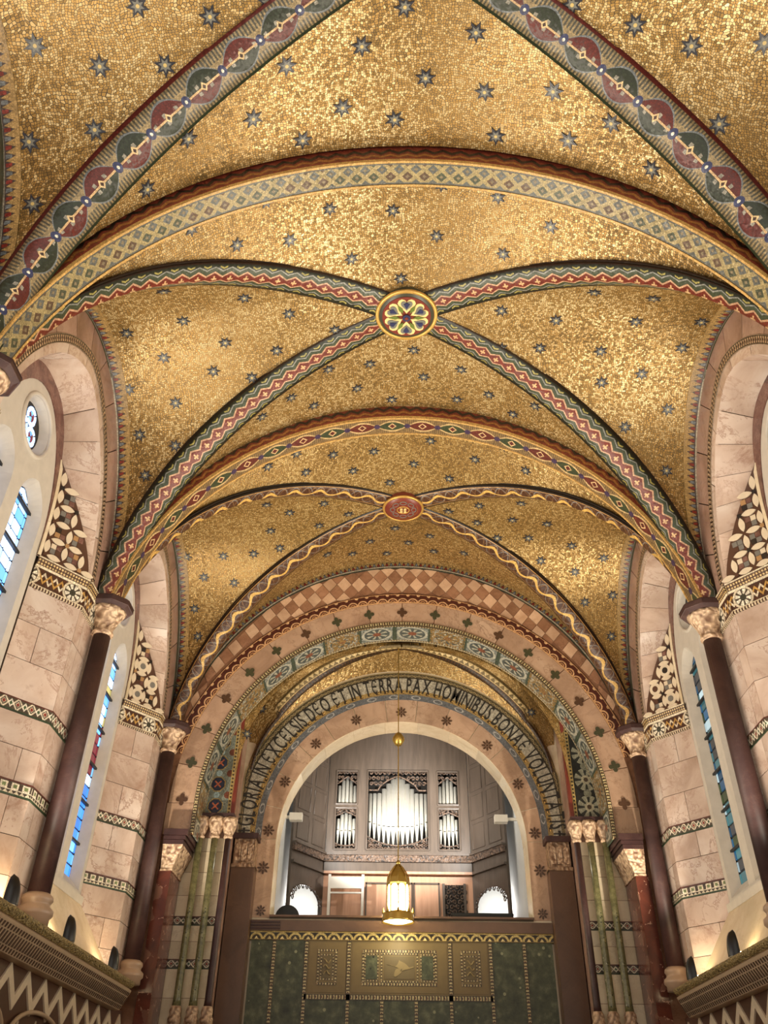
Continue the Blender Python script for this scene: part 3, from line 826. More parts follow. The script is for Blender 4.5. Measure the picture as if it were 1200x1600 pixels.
# ------------------------------------------------------------------ side walls
def sup(th, W, H, n, Yc, z0, X):
    c, s = math.cos(th), math.sin(th)
    return Vector((X, Yc+math.copysign(abs(c)**(2/n), c)*W, z0+H*abs(s)**(2/n)))
def sup_w(z, W, H, n, z0):
    t = min(max((z-z0)/H, 0), 1); return W*(1-t**n)**(1/n)
IN_ = (0.74, 1.56, 2.6); ED_ = (1.17, 1.62, 1.7); CH_ = (1.32, 1.84, 1.7); GR_ = (1.62, 2.13, 2.0); CI_ = (1.24, 1.735, 1.7)
def petal_panel(side, Yc, wall, ringed):
    """flower inlay low on the far splay, just over the string course"""
    zb, zt = ZS1+0.01, 7.0
    def MP(sm, z, off=0.0):
        yi = Yc+sup_w(z, *IN_, ZS1); ye = Yc+sup_w(z, *ED_, ZS1)
        wd = math.hypot(ye-yi, XW-XA); f = sm/max(wd, 0.05)
        dx, dy = (XA-XW)/wd, (ye-yi)/wd
        # normal points to the nave and back along the nave
        n = Vector((-side*dy, dx, 0)); n = n if n.y < 0 else -n
        return Vector((side*(XW+(XA-XW)*f), yi+(ye-yi)*f, z))+n*(0.018+off)
    def lim(z):
        t = (z-zb)/(zt-zb); yi = sup_w(z, *IN_, ZS1); ye = sup_w(z, *ED_, ZS1)
        return math.hypot(ye-yi, XW-XA)*min(0.97, max(0.0, 1.0-t**1.5)*0.97+0.02)
    P = []
    for i in range(13):
        z = zb+(zt-zb)*i/12; P.append([MP(0.0+(lim(z))*j/4, z) for j in range(5)])
    pn = shell('inlay_panel', P, None, 'dkbrown', lambda p, i, j: Vector((side*0.02, 0.012, 0)), wall)
    P = [[MP(a*min(1, lim(zb+(zt-zb)*i/12)/0.03), zb+(zt-zb)*i/12, 0.008) for a in (0.0, 0.03)] for i in range(13)]
    shell('edging', P, None, 'cream', lambda p, i, j: Vector((side*0.012, 0.008, 0)), pn)
    a = 0.185
    def poly(pts, mat, name, off):
        vs = [MP(x, z, off) for x, z in pts]; mb = MB()
        back = [MP(x, z, off-0.008) for x, z in pts]; n = len(vs)
        mb.add(vs+back, [tuple(range(n))]+[(i, n+i, n+(i+1) % n, (i+1) % n) for i in range(n)]); mb.build(name, mat, pn)
    def ok(x, z, m=0.0): return zb+m < z < zt and 0.035+m < x < lim(z)-m
    def lens(cx, cz, ang, l, w_):
        o = []
        for k in range(7): t = -1+2*k/6; o.append((t*l/2, w_*(1-t*t)))
        for k in range(1, 6): t = 1-2*k/6; o.append((t*l/2, -w_*(1-t*t)))
        return [(cx+x*math.cos(ang)-y*math.sin(ang), cz+x*math.sin(ang)+y*math.cos(ang)) for x, y in o]
    rr = random.Random(int(Yc*10)+side)
    for i in range(-1, 6):
        for j in range(-1, 9):
            x0, z0_ = 0.06+i*a, zb+0.03+j*a
            if ok(x0+a/2, z0_, 0.012): poly(lens(x0+a/2, z0_, 0, a*0.80, 0.031), 'petal', 'petal', 0.010)
            if ok(x0, z0_+a/2, 0.012): poly(lens(x0, z0_+a/2, PI/2, a*0.80, 0.031), 'petal', 'petal', 0.010)
            if ok(x0, z0_, 0.02) and (i+j) % 2 == 0:
                poly([(x0+0.026*math.cos(PI/4+PI/2*k), z0_+0.026*math.sin(PI/4+PI/2*k)) for k in range(4)], rr.choice(['dkbrown', 'tan', 'blk_st']), 'stone', 0.016)
            cx, cz = x0+a/2, z0_+a/2
            if ok(cx, cz, 0.04):
                if ringed and (i+j) % 2 == 0:
                    poly([(cx+0.078*math.cos(2*PI*k/14), cz+0.078*math.sin(2*PI*k/14)) for k in range(14)], 'petal', 'stone_ring', 0.012)
                    poly([(cx+0.038*math.cos(2*PI*k/12), cz+0.038*math.sin(2*PI*k/12)) for k in range(12)], rr.choice(['dkbrown', 'blk_st', 'grey_st']), 'disc', 0.017)
                else:
                    q = 0.052
                    for k, (ex, ez) in enumerate(((-1, -1), (1, -1), (1, 1), (-1, 1))):
                        mt = rr.choice(['grey_st', 'blk_st', 'purple']) if k % 2 == (i+j) % 2 else rr.choice(['tan', 'dkbrown', 'petal', 'grey_st'])
                        poly([(cx+ex*q/2*1.05+dx*q*0.48, cz+ez*q/2*1.05+dz*q*0.48) for dx, dz in ((-1, -1), (1, -1), (1, 1), (-1, 1))], mt, 'stone', 0.006)

def glazing(win, side, Yc, wl, zt, zb, palette, seed, cy):
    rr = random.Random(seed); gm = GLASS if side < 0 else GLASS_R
    X = side*3.56
    back = MB(); plate(back, lancet_outline(wl, zt, zb, 8, Yc+cy), [], lambda u, v, w_: (X+side*(0.012+w_), u, v), 0.02)
    lg = back.build('lancet_glazing', 'iron', win)
    cols = [(-wl, -wl+0.05), (-wl+0.05, 0.0), (0.0, wl-0.05), (wl-0.05, wl)]
    R = wl*1.35; z1 = zt-math.sqrt(R*R-(R-wl)**2)
    def hw(z): return wl if z <= z1 else max(0.0, math.sqrt(max(R*R-(z-z1)**2, 0))-(R-wl))
    z = zb; row = 0
    while z < zt-0.03:
        h = 0.12; zz = min(z+h, zt-0.004)
        for ci, (c0, c1) in enumerate(cols):
            q = []
            for (cc, zz_) in ((c0, z), (c1, z), (c1, zz), (c0, zz)):
                k = hw(zz_); q.append((max(-k, min(k, cc)), zz_))
            if q[1][0]-q[0][0] < 0.012: continue
            g_ = 0.012
            q[0] = (q[0][0]+g_, q[0][1]+g_); q[1] = (q[1][0]-g_, q[1][1]+g_); q[2] = (q[2][0]-g_, q[2][1]-g_); q[3] = (q[3][0]+g_, q[3][1]-g_)
            if q[2][0] < q[3][0]: m = (q[2][0]+q[3][0])/2; q[2] = (m+0.001, q[2][1]); q[3] = (m-0.001, q[3][1])
            f = (z-zb)/(zt-zb); key = palette(rr, f, ci)
            mb = MB().hexa([Vector((X, Yc+cy+u, v)) for u, v in q], (side*0.012, 0, 0)); mb.build('pane', gm[key], lg)
        z = zz; row += 1
    zbars = zb+0.35
    while zbars < zt-0.1:
        k = hw(zbars)+0.03
        MB().box(min(X, X-side*0.03), max(X, X-side*0.03), Yc+cy-k, Yc+cy+k, zbars-0.012, zbars+0.012).build('saddle_bar', 'iron', lg)
        zbars += 0.42
def window(num, side, Yc, label, palette):
    zb = 3.62
    mb = MB()
    W, H = IN_[0], 1.39
    out = [(Yc-W, zb), (Yc+W, zb)]+[(Yc+W*math.cos(PI*i/28), ZS1+H*math.sin(PI*i/28)) for i in range(29)]
    LW, LT, LB, LC = 0.265, 6.52, 3.72, 0.36
    OZ, OR = 6.90, 0.275
    holes = [lancet_outline(LW, LT, LB, 8, Yc-LC), lancet_outline(LW, LT, LB, 8, Yc+LC), [(Yc+OR*math.cos(2*PI*i/28), OZ+OR*math.sin(2*PI*i/28)) for i in range(28)]]
    plate(mb, out, holes, lambda u, v, w_: (side*(XW+w_), u, v), 0.10)
    win = tag(mb.build('window_%d' % num, 'white_stone'), label, kind='structure')
    # splayed reveals
    def loft(o1, o2, x1, x2, name, mat):
        n = len(o1); vs = [Vector((side*x1, a, b)) for a, b in o1]+[Vector((side*x2, a, b)) for a, b in o2]
        vs += [v+Vector((0, 0, 0)) for v in []]
        o = obj(name, vs, [(i, (i+1) % n, n+(i+1) % n, n+i) for i in range(n)], mat, win)
        return o
    for sgn in (-1, 1):
        o1 = lancet_outline(LW, LT, LB, 8, Yc+sgn*LC); o2 = lancet_outline(0.205, LT-0.08, LB+0.12, 8, Yc+sgn*LC)
        loft(o1, o2, XW+0.001, 3.56, 'window_reveal', 'white_stone')
        glazing(win, side, Yc, 0.21, LT-0.075, LB+0.11, palette, num*10+sgn, sgn*LC)
    # oculus with a three-lobed light
    o1 = [(Yc+OR*math.cos(2*PI*i/28), OZ+OR*math.sin(2*PI*i/28)) for i in range(28)]
    o2 = [(Yc+0.235*math.cos(2*PI*i/28), OZ+0.235*math.sin(2*PI*i/28)) for i in range(28)]
    loft(o1, o2, XW+0.001, 3.53, 'oculus_reveal', 'white_stone')
    MB().tube([(side*(XW-0.004), Yc+0.30*math.cos(2*PI*i/36), OZ+0.30*math.sin(2*PI*i/36)) for i in range(36)], 0.022, 8, 0, True).build('oculus_moulding', 'white_stone', win, True)
    lobes = []
    bk = MB(); plate(bk, o2, [], lambda u, v, w_: (side*(3.532+w_), u, v), 0.02); oc = bk.build('oculus_glazing', 'iron', win)
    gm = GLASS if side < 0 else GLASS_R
    for k in range(3):
        a = PI/2+2*PI*k/3
        cxx, czz = Yc+0.112*math.cos(a), OZ+0.112*math.sin(a)
        for ri, (r0, r1) in enumerate(((0.012, 0.05), (0.058, 0.098))):
            ns = 5 if ri == 0 else 8
            for i in range(ns):
                a0, a1 = 2*PI*i/ns+0.07, 2*PI*(i+1)/ns-0.07
                q = [(r0, a0), (r1, a0), (r1, (a0+a1)/2), (r1, a1), (r0, a1)]
                MB().hexa([Vector((side*3.526, cxx+r*math.cos(t), czz+r*math.sin(t))) for r, t in q], (side*0.008, 0, 0)).build('pane', gm['w' if ri else ('l' if i % 2 else 'r')], oc)
    # marble surround between the stone tracery and the splay
    P = []
    for i in range(29):
        th = PI*i/28
        P.append([sup(th, W, H, 2.0, Yc, ZS1, side*(XW-0.012)), sup(th, *IN_, Yc, ZS1, side*(XW-0.012))])
    shell('marble_surround', P, None, 'purple', (side*0.03, 0, 0), win)
    # sloping sill from the window down to the ledge
    q = [(side*XW, Yc-W, zb+0.02), (side*XW, Yc+W, zb+0.02), (side*(XA-0.02), Yc+W+0.36, ZL), (side*(XA-0.02), Yc-W-0.36, ZL)]
    MB().hexa([Vector(a) for a in q], (side*0.1, 0, -0.1)).build('window_sill', 'cream', win)
    MB().box(min(side*XW, side*(XW-0.03)), max(side*XW, side*(XW-0.03)), Yc-W, Yc+W, zb-0.02, zb+0.06).build('sill_strip', 'white_stone', win)
    return win

def palA(rr, f, ci):
    if ci in (0, 3): return rr.choice('wlwl')
    return rr.choice('wwwwlwl') if f > 0.6 else rr.choice('wwrlpblr')
def palB(rr, f, ci):
    if f > 0.8: return rr.choice('wwl')
    if f > 0.6: return rr.choice('yywl')
    if f > 0.35: return rr.choice('wrwrl')
    return rr.choice('bbbbl')
def palC(rr, f, ci): return rr.choice('blwlypb')

def side_wall(side, nm, label):
    s = side
    wall = tag(MB().box(min(s*3.75, s*4.0), max(s*3.75, s*4.0), -1.0, 12.2, 0.0, 9.3).build('wall_'+nm, 'grout'), label, kind='structure')
    nS = Vector((-s, 0, 0))
    rr = random.Random(50+s)
    ZC = [ZL, 3.24, 3.53, B2[0], B2[1], 4.21, B1[0], B1[1], 4.94, 5.29, ZS0]
    for bi in (0, 1, 2):
        y0, y1 = D[bi], D[bi+1]; Yc = (y0+y1)/2; last = bi == 2
        hb = (y1-y0)/2; k = hb-1.59   # lengthen with the bay
        # ---- pier cores
        for (yp, sg) in ((y0, 1), (y1, -1)):
            a = [(s*(XA+0.02), yp), (s*(XA+0.02), yp+sg*0.40), (s*(XW+0.02), yp+sg*0.845), (s*3.74, yp+sg*0.845), (s*3.74, yp)]
            MB().hexa([Vector((x, y, 0.0)) for x, y in a], (0, 0, ZS1)).build('pier_core', 'grout', wall)
            vis = sg == -1
            # narrow face and splay face, course by course
            for ci in range(len(ZC)-1):
                za, zb_ = ZC[ci], ZC[ci+1]
                band = (za, zb_) in (B1, B2)
                A0, A1, A2 = Vector((s*XA, yp, 0)), Vector((s*XA, yp+sg*0.42, 0)), Vector((s*XW, yp+sg*0.85, 0))
                nsp = Vector((-s*0.78, sg*0.62, 0)) 
                def uvq(p, q, z0_, z1_, n, mat, name, t=0.012, g=0.003, proud=0.0):
                    d = (q-p).normalized()*g
                    quad = [p+d+Vector((0, 0, z0_+g)), q-d+Vector((0, 0, z0_+g)), q-d+Vector((0, 0, z1_-g)), p+d+Vector((0, 0, z1_-g))]
                    quad = [x+n*proud for x in quad]
                    L = (q-p).length
                    if mat in ('diaband', 'sqband', 'string'):
                        P = [[quad[0], quad[3]], [quad[1], quad[2]]]
                        shell(name, P, [[(0, 0), (0, 1)], [(L, 0), (L, 1)]], mat, -n*(t+proud), wall, False)
                    else: MB().hexa(quad, -n*t).build(name, mat, wall)
                if band:
                    mt = 'diaband' if (za, zb_) == B1 else 'sqband'
                    if bi == 2 and (za, zb_) == B1 and s > 0: mt = 'diaband'
                    uvq(A0, A1, za, zb_, nS, mt, 'mosaic_band', 0.012, 0.0, 0.006); uvq(A1, A2, za, zb_, nsp, mt, 'mosaic_band', 0.012, 0.0, 0.006)
                else:
                    if (ci+bi) % 2 == 0 or not vis:
                        uvq(A1, A2, za, zb_, nsp, 'pink', 'marble_block')
                    else:
                        f = rr.uniform(0.3, 0.7); m = A1.lerp(A2, f)
                        uvq(A1, m, za, zb_, nsp, 'pink', 'marble_block'); uvq(m, A2, za, zb_, nsp, 'pink', 'marble_block')
                    m = A0.lerp(A1, 0.62)
                    uvq(A0, m, za, zb_, nS, 'pink', 'marble_block'); uvq(m, A1, za, zb_, nS, 'pink', 'marble_block')
            # string course
            for (p, q, n) in ((Vector((s*XA, yp, 0)), Vector((s*XA, yp+sg*0.42, 0)), nS), (Vector((s*XA, yp+sg*0.42, 0)), Vector((s*XW, yp+sg*0.85, 0)), Vector((-s*0.78, sg*0.62, 0)))):
                L = (q-p).length
                P = [[p+Vector((0, 0, ZS0)), p+n*0.012+Vector((0, 0, ZS0)), p+n*0.020+Vector((0, 0, ZS0+0.2)), p+n*0.05+Vector((0, 0, ZS1)), p+Vector((0, 0, ZS1))],
                     [q+Vector((0, 0, ZS0)), q+n*0.012+Vector((0, 0, ZS0)), q+n*0.020+Vector((0, 0, ZS0+0.2)), q+n*0.05+Vector((0, 0, ZS1)), q+Vector((0, 0, ZS1))]]
                shell('string_course', P, [[(0.1, 0), (0.1, 0.0), (0.1, 0.64), (0.1, 1), (0.1, 1)], [(0.1+L, 0), (0.1+L, 0.0), (0.1+L, 0.64), (0.1+L, 1), (0.1+L, 1)]], 'string', -n*0.02, wall, False)
        # ---- splay above the string course: curved marble blocks
        nb = 14
        kk = k
        def bw(c): return (c[0]+kk*0.6, c[1], c[2])
        TS = [0.0, 0.16, 0.32, 0.48, 0.64, 0.80, 0.93]
        def sp(t, f, sg):
            zi, zo = ZS1+IN_[1]*t, ZS1+ED_[1]*t
            a_ = Vector((s*XW, Yc+sg*sup_w(zi, *IN_, ZS1), zi)); b_ = Vector((s*XA, Yc+sg*sup_w(zo, *ED_, ZS1), zo))
            return a_.lerp(b_, f)
        off_ = lambda p, i, j: Vector((s*0.02, (p.y-Yc)*0.03, 0.02))
        for sg in (-1, 1):
            for b in range(6):
                t0, t1 = TS[b]+0.0012, TS[b+1]-0.0012
                shell('splay_block', [[sp(t0+(t1-t0)*i/5, j/3, sg) for j in range(4)] for i in range(6)], None, 'pink', off_, wall)
        tt = [0.932+0.068*(1-(1-i/7)**2) for i in range(8)]
        for b0, b1, sgs in ((0, 0, 0),):
            row = [(t, -1) for t in tt]+[(t, 1) for t in reversed(tt[:-1])]
            shell('splay_block', [[sp(t, j/3, sg) for j in range(4)] for t, sg in row], None, 'pink', off_, wall)
        P = [[sup(PI*i/28, *IN_, Yc, ZS1, s*(XW+0.006)).lerp(sup(PI*i/28, *ED_, Yc, ZS1, s*(XA+0.006)), j/2)+Vector((0, 0.004 if i < 14 else -0.004, 0.004)) for j in range(3)] for i in range(29)]
        shell('splay_core', P, None, 'grout', lambda p, i, j: Vector((s*0.03, 0, 0.02)), wall)
        # ---- rings on the wall face
        def rng(c0, c1, mat, name, X0, t, pieces=1, base=ZS1):
            for b in range(pieces):
                P = []; U = []; acc = 0; prev = None
                t0, t1 = PI*b/pieces, PI*(b+1)/pieces
                if pieces > 1: t0 += 0.003; t1 -= 0.003
                n = max(6, int(48/pieces))
                for i in range(n+1):
                    th = t0+(t1-t0)*i/n
                    a_, b_ = sup(th, *c0, Yc, base, s*X0), sup(th, *c1, Yc, base, s*X0)
                    if prev is not None: acc += (a_-prev).length
                    prev = a_
                    P.append([a_, b_]); U.append([(acc, 0.0), (acc, 1.0)])
                shell(name, P, U, mat, (s*t, 0, 0), wall)
        rng(ED_, CI_, 'pink', 'arch_voussoir', XA-0.004, 0.03, 9)
        rng(CI_, CH_, 'chain', 'chain_band', XA-0.014, 0.03)
        rng(CH_, GR_, 'ring', 'arch_voussoir', XA-0.004, 0.04, 11)
        GR2 = (GR_[0]+0.02, GR_[1]+0.02, 2.0); GR1 = (GR_[0]-0.025, GR_[1]-0.025, 2.0)
        rng(GR1, GR2, 'quat', 'green_fillet', XA-0.016, 0.03)
        if bi in (1, 2): petal_panel(s, Yc, wall, bi == 2)
    # ---- zigzag marble dado below the ledge, with a blind arcade moulding
    MB().box(min(s*3.06, s*3.3), max(s*3.06, s*3.3), -1.0, 10.5, 0.0, 2.74).build('dado', 'dkbrown', wall)
    p = 0.40; y = 5.0
    while y < 10.3:
        for h in (0, 1):
            ya, yb = y+h*p/2, y+(h+1)*p/2
            zA, zB = (2.50, 2.70) if h == 0 else (2.70, 2.50)
            quad = [Vector((s*3.045, ya, zA-0.10)), Vector((s*3.045, yb, zB-0.10)), Vector((s*3.045, yb, zB)), Vector((s*3.045, ya, zA))]
            MB().hexa(quad, (s*0.02, 0, 0)).build('zigzag_stone', 'petal', wall)
        MB().hexa([Vector((s*3.05, y+p/2+a*0.022, 2.34+b*0.05)) for a, b in ((0, -1), (1, 0), (0, 1), (-1, 0))], (s*0.01, 0, 0)).build('lozenge', 'petal', wall)
        y += p
    y = 6.0
    while y < 10.2:
        MB().tube([(s*3.03, y+0.66-0.64*math.cos(PI*i/18), 2.0+0.44*min(1, (math.sin(PI*i/18))**0.5)) for i in range(19)], 0.018, 8).build('arcade_moulding', 'ledge', wall, True)
        y += 1.34
    return wall
WL = side_wall(-1, 'left', 'left nave wall of pink marble piers and splayed window bays')
WR = side_wall(1, 'right', 'right nave wall of pink marble piers and splayed window bays')
YC = [(D[i]+D[i+1])/2 for i in range(3)]
window(1, -1, YC[1], 'nearer left stained glass window, two white lancets and a trefoil oculus', palA)
window(2, -1, YC[2], 'farther left window, narrow lancets with blue, red and yellow glass', palB)
window(5, -1, YC[0], 'left window nearest the viewer, beyond the picture edge', palA)
window(3, 1, YC[1], 'nearer right window in grey stone, cut by the picture edge', palC)
window(4, 1, YC[2], 'farther right window, dim teal stained glass lancets', palC)

# ------------------------------------------------------------------ ledges
def ledge(num, s, label):
    prof = [(3.30, ZL), (2.885, ZL), (2.86, ZL-0.02), (2.86, ZL-0.05), (2.90, ZL-0.075), (2.875, ZL-0.09), (2.88, ZL-0.105), (2.97, ZL-0.27), (3.06, ZL-0.275), (3.30, ZL-0.275)]
    ya, yb = -0.5, 10.06
    mb = MB(); vs = [Vector((s*x, y, z)) for y in (ya, yb) for x, z in prof]; n = len(prof)
    mb.add(vs, [(i, (i+1) % n, n+(i+1) % n, n+i) for i in range(n)]+[tuple(range(n)), tuple(range(2*n-1, n-1, -1))])
    o = tag(mb.build('trim_%d' % num, 'ledge'), label, kind='structure')
    # gilded roll moulding
    P = [[Vector((s*x, y, z)) for x, z in ((2.856, ZL-0.012), (2.85, ZL-0.03), (2.856, ZL-0.05), (2.885, ZL-0.072))] for y in (ya, yb)]
    shell('roll_moulding', P, None, 'ledge_g', (s*0.01, 0, 0), o)
    # rows of thin dark pieces on the cove, slot shade put into their colour
    m = MB(); y = 5.2
    d = Vector((s*0.09, 0, -0.165)).normalized(); nn = Vector((-s*0.165, 0, -0.09)).normalized()
    base = Vector((s*2.88, 0, ZL-0.105))
    while y < yb-0.04:
        for (t0, t1, w0, w1, dy) in ((0.010, 0.045, 0.018, 0.008, 0.0), (0.055, 0.135, 0.010, 0.022, 0.028), (0.145, 0.180, 0.018, 0.008, 0.0)):
            a = base+d*t0+nn*0.009; b = base+d*t1+nn*0.009
            q = [a+Vector((0, y+dy-w0/2, 0)), a+Vector((0, y+dy+w0/2, 0)), b+Vector((0, y+dy+w1/2, 0)), b+Vector((0, y+dy-w1/2, 0))]
            m.hexa(q, -nn*0.012)
        y += 0.056
    tag(m.build('slot_shade', 'slot', o), kind='stuff')
    return o
ledge(1, -1, 'carved stone ledge with gilded roll running along the left wall')
ledge(2, 1, 'carved stone ledge with gilded roll running along the right wall')

# ------------------------------------------------------------------ engaged columns
def column(s, Y, label, half=False):
    X = s*3.0; e = empty('engaged_column', (X, Y, ZL))
    tag(e, label, 'column', 'engaged columns carrying the vault')
    MB().lathe([(0.13, 0), (0.13, 0.05), (0.15, 0.07), (0.15, 0.11), (0.115, 0.14), (0.115, 0.16), (0.13, 0.18), (0.125, 0.21), (0.095, 0.235)], (0, 0, 0), 20).build('base', 'base_st', e, True)
    MB().lathe([(0.092, 0.22), (0.088, 1.5), (0.084, 2.62)], (0, 0, 0), 20).build('shaft', 'shaft', e, True)
    MB().lathe([(0.086, 2.60), (0.105, 2.615), (0.105, 2.64), (0.09, 2.655), (0.10, 2.70), (0.13, 2.78), (0.17, 2.85), (0.185, 2.88)], (0, 0, 0), 20).build('capital', 'carved', e, True)
    # octagonal abacus
    mb = MB()
    for (r0, r1, z0_, z1_) in ((0.19, 0.22, 2.88, 2.91), (0.23, 0.23, 2.91, 2.955), (0.235, 0.20, 2.955, 2.985)):
        def o8(r): return [(r*1.06*math.cos(PI/8+PI/4*i), r*1.06*math.sin(PI/8+PI/4*i)) for i in range(8)]
        a, b = o8(r0), o8(r1)
        mb.add([Vector((x, y, z0_)) for x, y in a]+[Vector((x, y, z1_)) for x, y in b], [(i, (i+1) % 8, 8+(i+1) % 8, 8+i) for i in range(8)]+[tuple(range(7, -1, -1)), tuple(range(8, 16))])
    mb.build('abacus', 'shaft', e)
    return e
column(-1, D[1], 'nearest left column, only its dark abacus and capital at the picture edge')
column(-1, D[2], 'dark red marble column between the two left windows')
column(-1, D[3]-0.05, 'dark red marble column in the far left corner beside the end arch')
column(1, D[2], 'dark red marble column between the two right windows')
column(1, D[3]-0.05, 'dark red marble column in the far right corner beside the end arch')

# ------------------------------------------------------------------ end wall with the great arch
AZ, AR = 5.0, 2.58
def arch_hole(r, zc, zb, n=40): return [(-r, zb), (r, zb)]+[(r*math.cos(PI*i/n), zc+r*math.sin(PI*i/n)) for i in range(n+1)]
mb = MB()
o_ = [(-3.75, 0.0), (-2.92, 0.0), (-2.92, 4.645), (-AR, 4.645)]+[(AR*math.cos(PI-PI*i/40), AZ+AR*math.sin(PI-PI*i/40)) for i in range(41)]+[(AR, 4.645), (2.92, 4.645), (2.92, 0.0), (3.75, 0.0), (3.75, 9.3), (-3.75, 9.3)]
plate(mb, o_, [], lambda u, v, w_: (u, YE+0.02+w_, v), 0.47)
WE = tag(mb.build('wall_end', 'dtile_d'), 'end wall around the great arch, diamond marble tiles above', kind='structure')
# diamonds
tw, thh = 0.215, 0.265
zc_out, r_out = 5.44+0.12, 3.0; r_in = 3.10
def clampd(x, z):
    r = math.hypot(x, z-AZ)
    if r < r_in: x, z = x*r_in/r, AZ+(z-AZ)*r_in/r
    r2 = math.hypot(x, z-zc_out)
    if r2 > r_out: x, z = x*r_out/r2, zc_out+(z-zc_out)*r_out/r2
    return x, z
nD = 0
for i in range(-30, 31):
    for j in range(0, 40):
        cx = i*tw/2; cz = 5.6+j*thh/2
        if (i+j) % 2: continue
        if math.hypot(cx, cz-AZ) < r_in-0.01 or math.hypot(cx, cz-zc_out) > r_out+0.0 or cz < 5.75: continue
        k = 0.965
        pts = [(cx, cz-thh/2*k), (cx+tw/2*k, cz), (cx, cz+thh/2*k), (cx-tw/2*k, cz)]
        pts = [clampd(*p) for p in pts]
        ar = 0.5*abs(sum(pts[a][0]*pts[(a+1) % 4][1]-pts[(a+1) % 4][0]*pts[a][1] for a in range(4)))
        if ar < 0.006: continue
        light = (j % 2 == 0)
        t = 0.012+random.uniform(0, 0.006)
        MB().hexa([Vector((x, YE+0.02-t, z)) for x, z in pts], (0, t, 0)).build('diamond_tile', 'dtile_l' if light else 'dtile_d', WE); nD += 1
ring('vault_border', zc_out, 2.985, 3.12, 0.10, PI-0.10, YE+0.012, 'teeth', WE, 0.02, 60)
ring('red_mosaic_arch', AZ, 2.94, 3.09, 0.22, PI-0.22, YE+0.012, 'redarc', WE, 0.02, 72)
nv = 18
for b in range(nv):
    a0, a1 = PI*b/nv+0.002, PI*(b+1)/nv-0.002
    ring('marble_voussoir', AZ, AR+0.03, 2.935, a0, a1, YE+0.02, 'orange', WE, 0.016, 5)
ring('bead_moulding', AZ, AR-0.02, AR+0.032, 0, PI, YE+0.01, 'bead', WE, 0.03, 72)
for s in (-1, 1):   # stilted legs of the marble band down to the pilaster caps
    x0, x1 = sorted((s*(AR+0.03), s*2.95))
    MB().box(x0, x1, YE+0.004, YE+0.02, 4.62, AZ).build('marble_voussoir', 'orange', WE)
    x0, x1 = sorted((s*(AR-0.02), s*(AR+0.032)))
    P = [[Vector((x0, YE-0.02, z)), Vector((x1, YE-0.02, z))] for z in (4.62, AZ)]
    shell('bead_moulding', P, [[(0, 0), (0, 1)], [(AZ-4.62, 0), (AZ-4.62, 1)]], 'bead', (0, 0.03, 0), WE, False)
def quatrefoil(cx, cz, Y, r, mat, parent, ang=0.0, name='quatrefoil'):
    pts = []
    for i in range(32):
        t = 2*PI*i/32; q = r*(0.42+0.58*abs(math.cos(2*t))**0.8); pts.append((cx+q*math.cos(t+ang), cz+q*math.sin(t+ang)))
    mb = MB(); plate(mb, pts, [], lambda u, v, w_: (u, Y+w_, v), 0.02); return mb.build(name, mat, parent)
for k in range(-9, 10):
    a = PI/2+math.radians(9.9)*k
    quatrefoil(2.775*math.cos(a), AZ+2.775*math.sin(a), YE-0.008, 0.075, 'quat' if k % 3 else 'quat_b', WE, a+PI/4*0)
# soffit mosaic
P = []; U = []
for i in range(-4, 65):
    a = PI*min(max(i, 0), 60)/60; x, z = (AR-0.012)*math.cos(a), AZ+(AR-0.012)*math.sin(a)
    if i < 0: z = AZ+0.095*i
    if i > 60: z = AZ-0.095*(i-60)
    P.append([Vector((x, YE+0.0, z)), Vector((x, YE+0.485, z))]); U.append([(i*PI/60*AR, 0.0), (i*PI/60*AR, 1.0)])
shell('soffit_mosaic', P, U, 'sofblue', lambda p, i, j: Vector((p.x, 0, max(0, p.z-AZ))).normalized()*0.02, WE)

# pilasters of the great arch
def pilaster(s, label):
    e = empty('marble_pilaster', (s*2.80, YE+0.2, 0)); tag(e, label, 'pilaster', 'red marble pilasters of the great arch')
    a = s
    def bx(mb, xi, xo, y0, y1, z0_, z1_): x0, x1 = sorted((a*(xi-2.80), a*(xo-2.80))); return mb.box(x0, x1, y0-YE-0.2, y1-YE-0.2, z0_, z1_)
    bx(MB(), 2.76, 2.915, YE-0.03, YE+0.48, 0, 4.20).build('shaft', 'redm', e)
    # carved capital flaring upward
    xi, xo, y0, y1 = 2.76, 2.89, YE-0.03, YE+0.48
    lo = [(xi, y0), (xo, y0), (xo, y1), (xi, y1)]; hi = [(xi-0.11, y0-0.08), (xo, y0-0.08), (xo, y1), (xi-0.11, y1)]
    mb = MB(); mb.add([Vector((a*(x-2.80), y-YE-0.2, 4.20)) for x, y in lo]+[Vector((a*(x-2.80), y-YE-0.2, 4.47)) for x, y in hi], [(0, 1, 5, 4), (1, 2, 6, 5), (2, 3, 7, 6), (3, 0, 4, 7), (3, 2, 1, 0), (4, 5, 6, 7)])
    mb.build('capital', 'carved', e)
    bx(MB(), xi-0.012, xo, y0-0.012, y1, 4.185, 4.21).build('necking', 'carved', e)
    for k, (o, z0_, z1_) in enumerate(((0.115, 4.47, 4.52), (0.135, 4.525, 4.565), (0.16, 4.57, 4.64))):
        bx(MB(), xi-o, xo, y0-o*0.8, y1, z0_, z1_).build('cornice_moulding', 'shaft', e)
    return e
pilaster(-1, 'red breccia marble pilaster at the left foot of the great arch')
pilaster(1, 'red breccia marble pilaster at the right foot of the great arch')

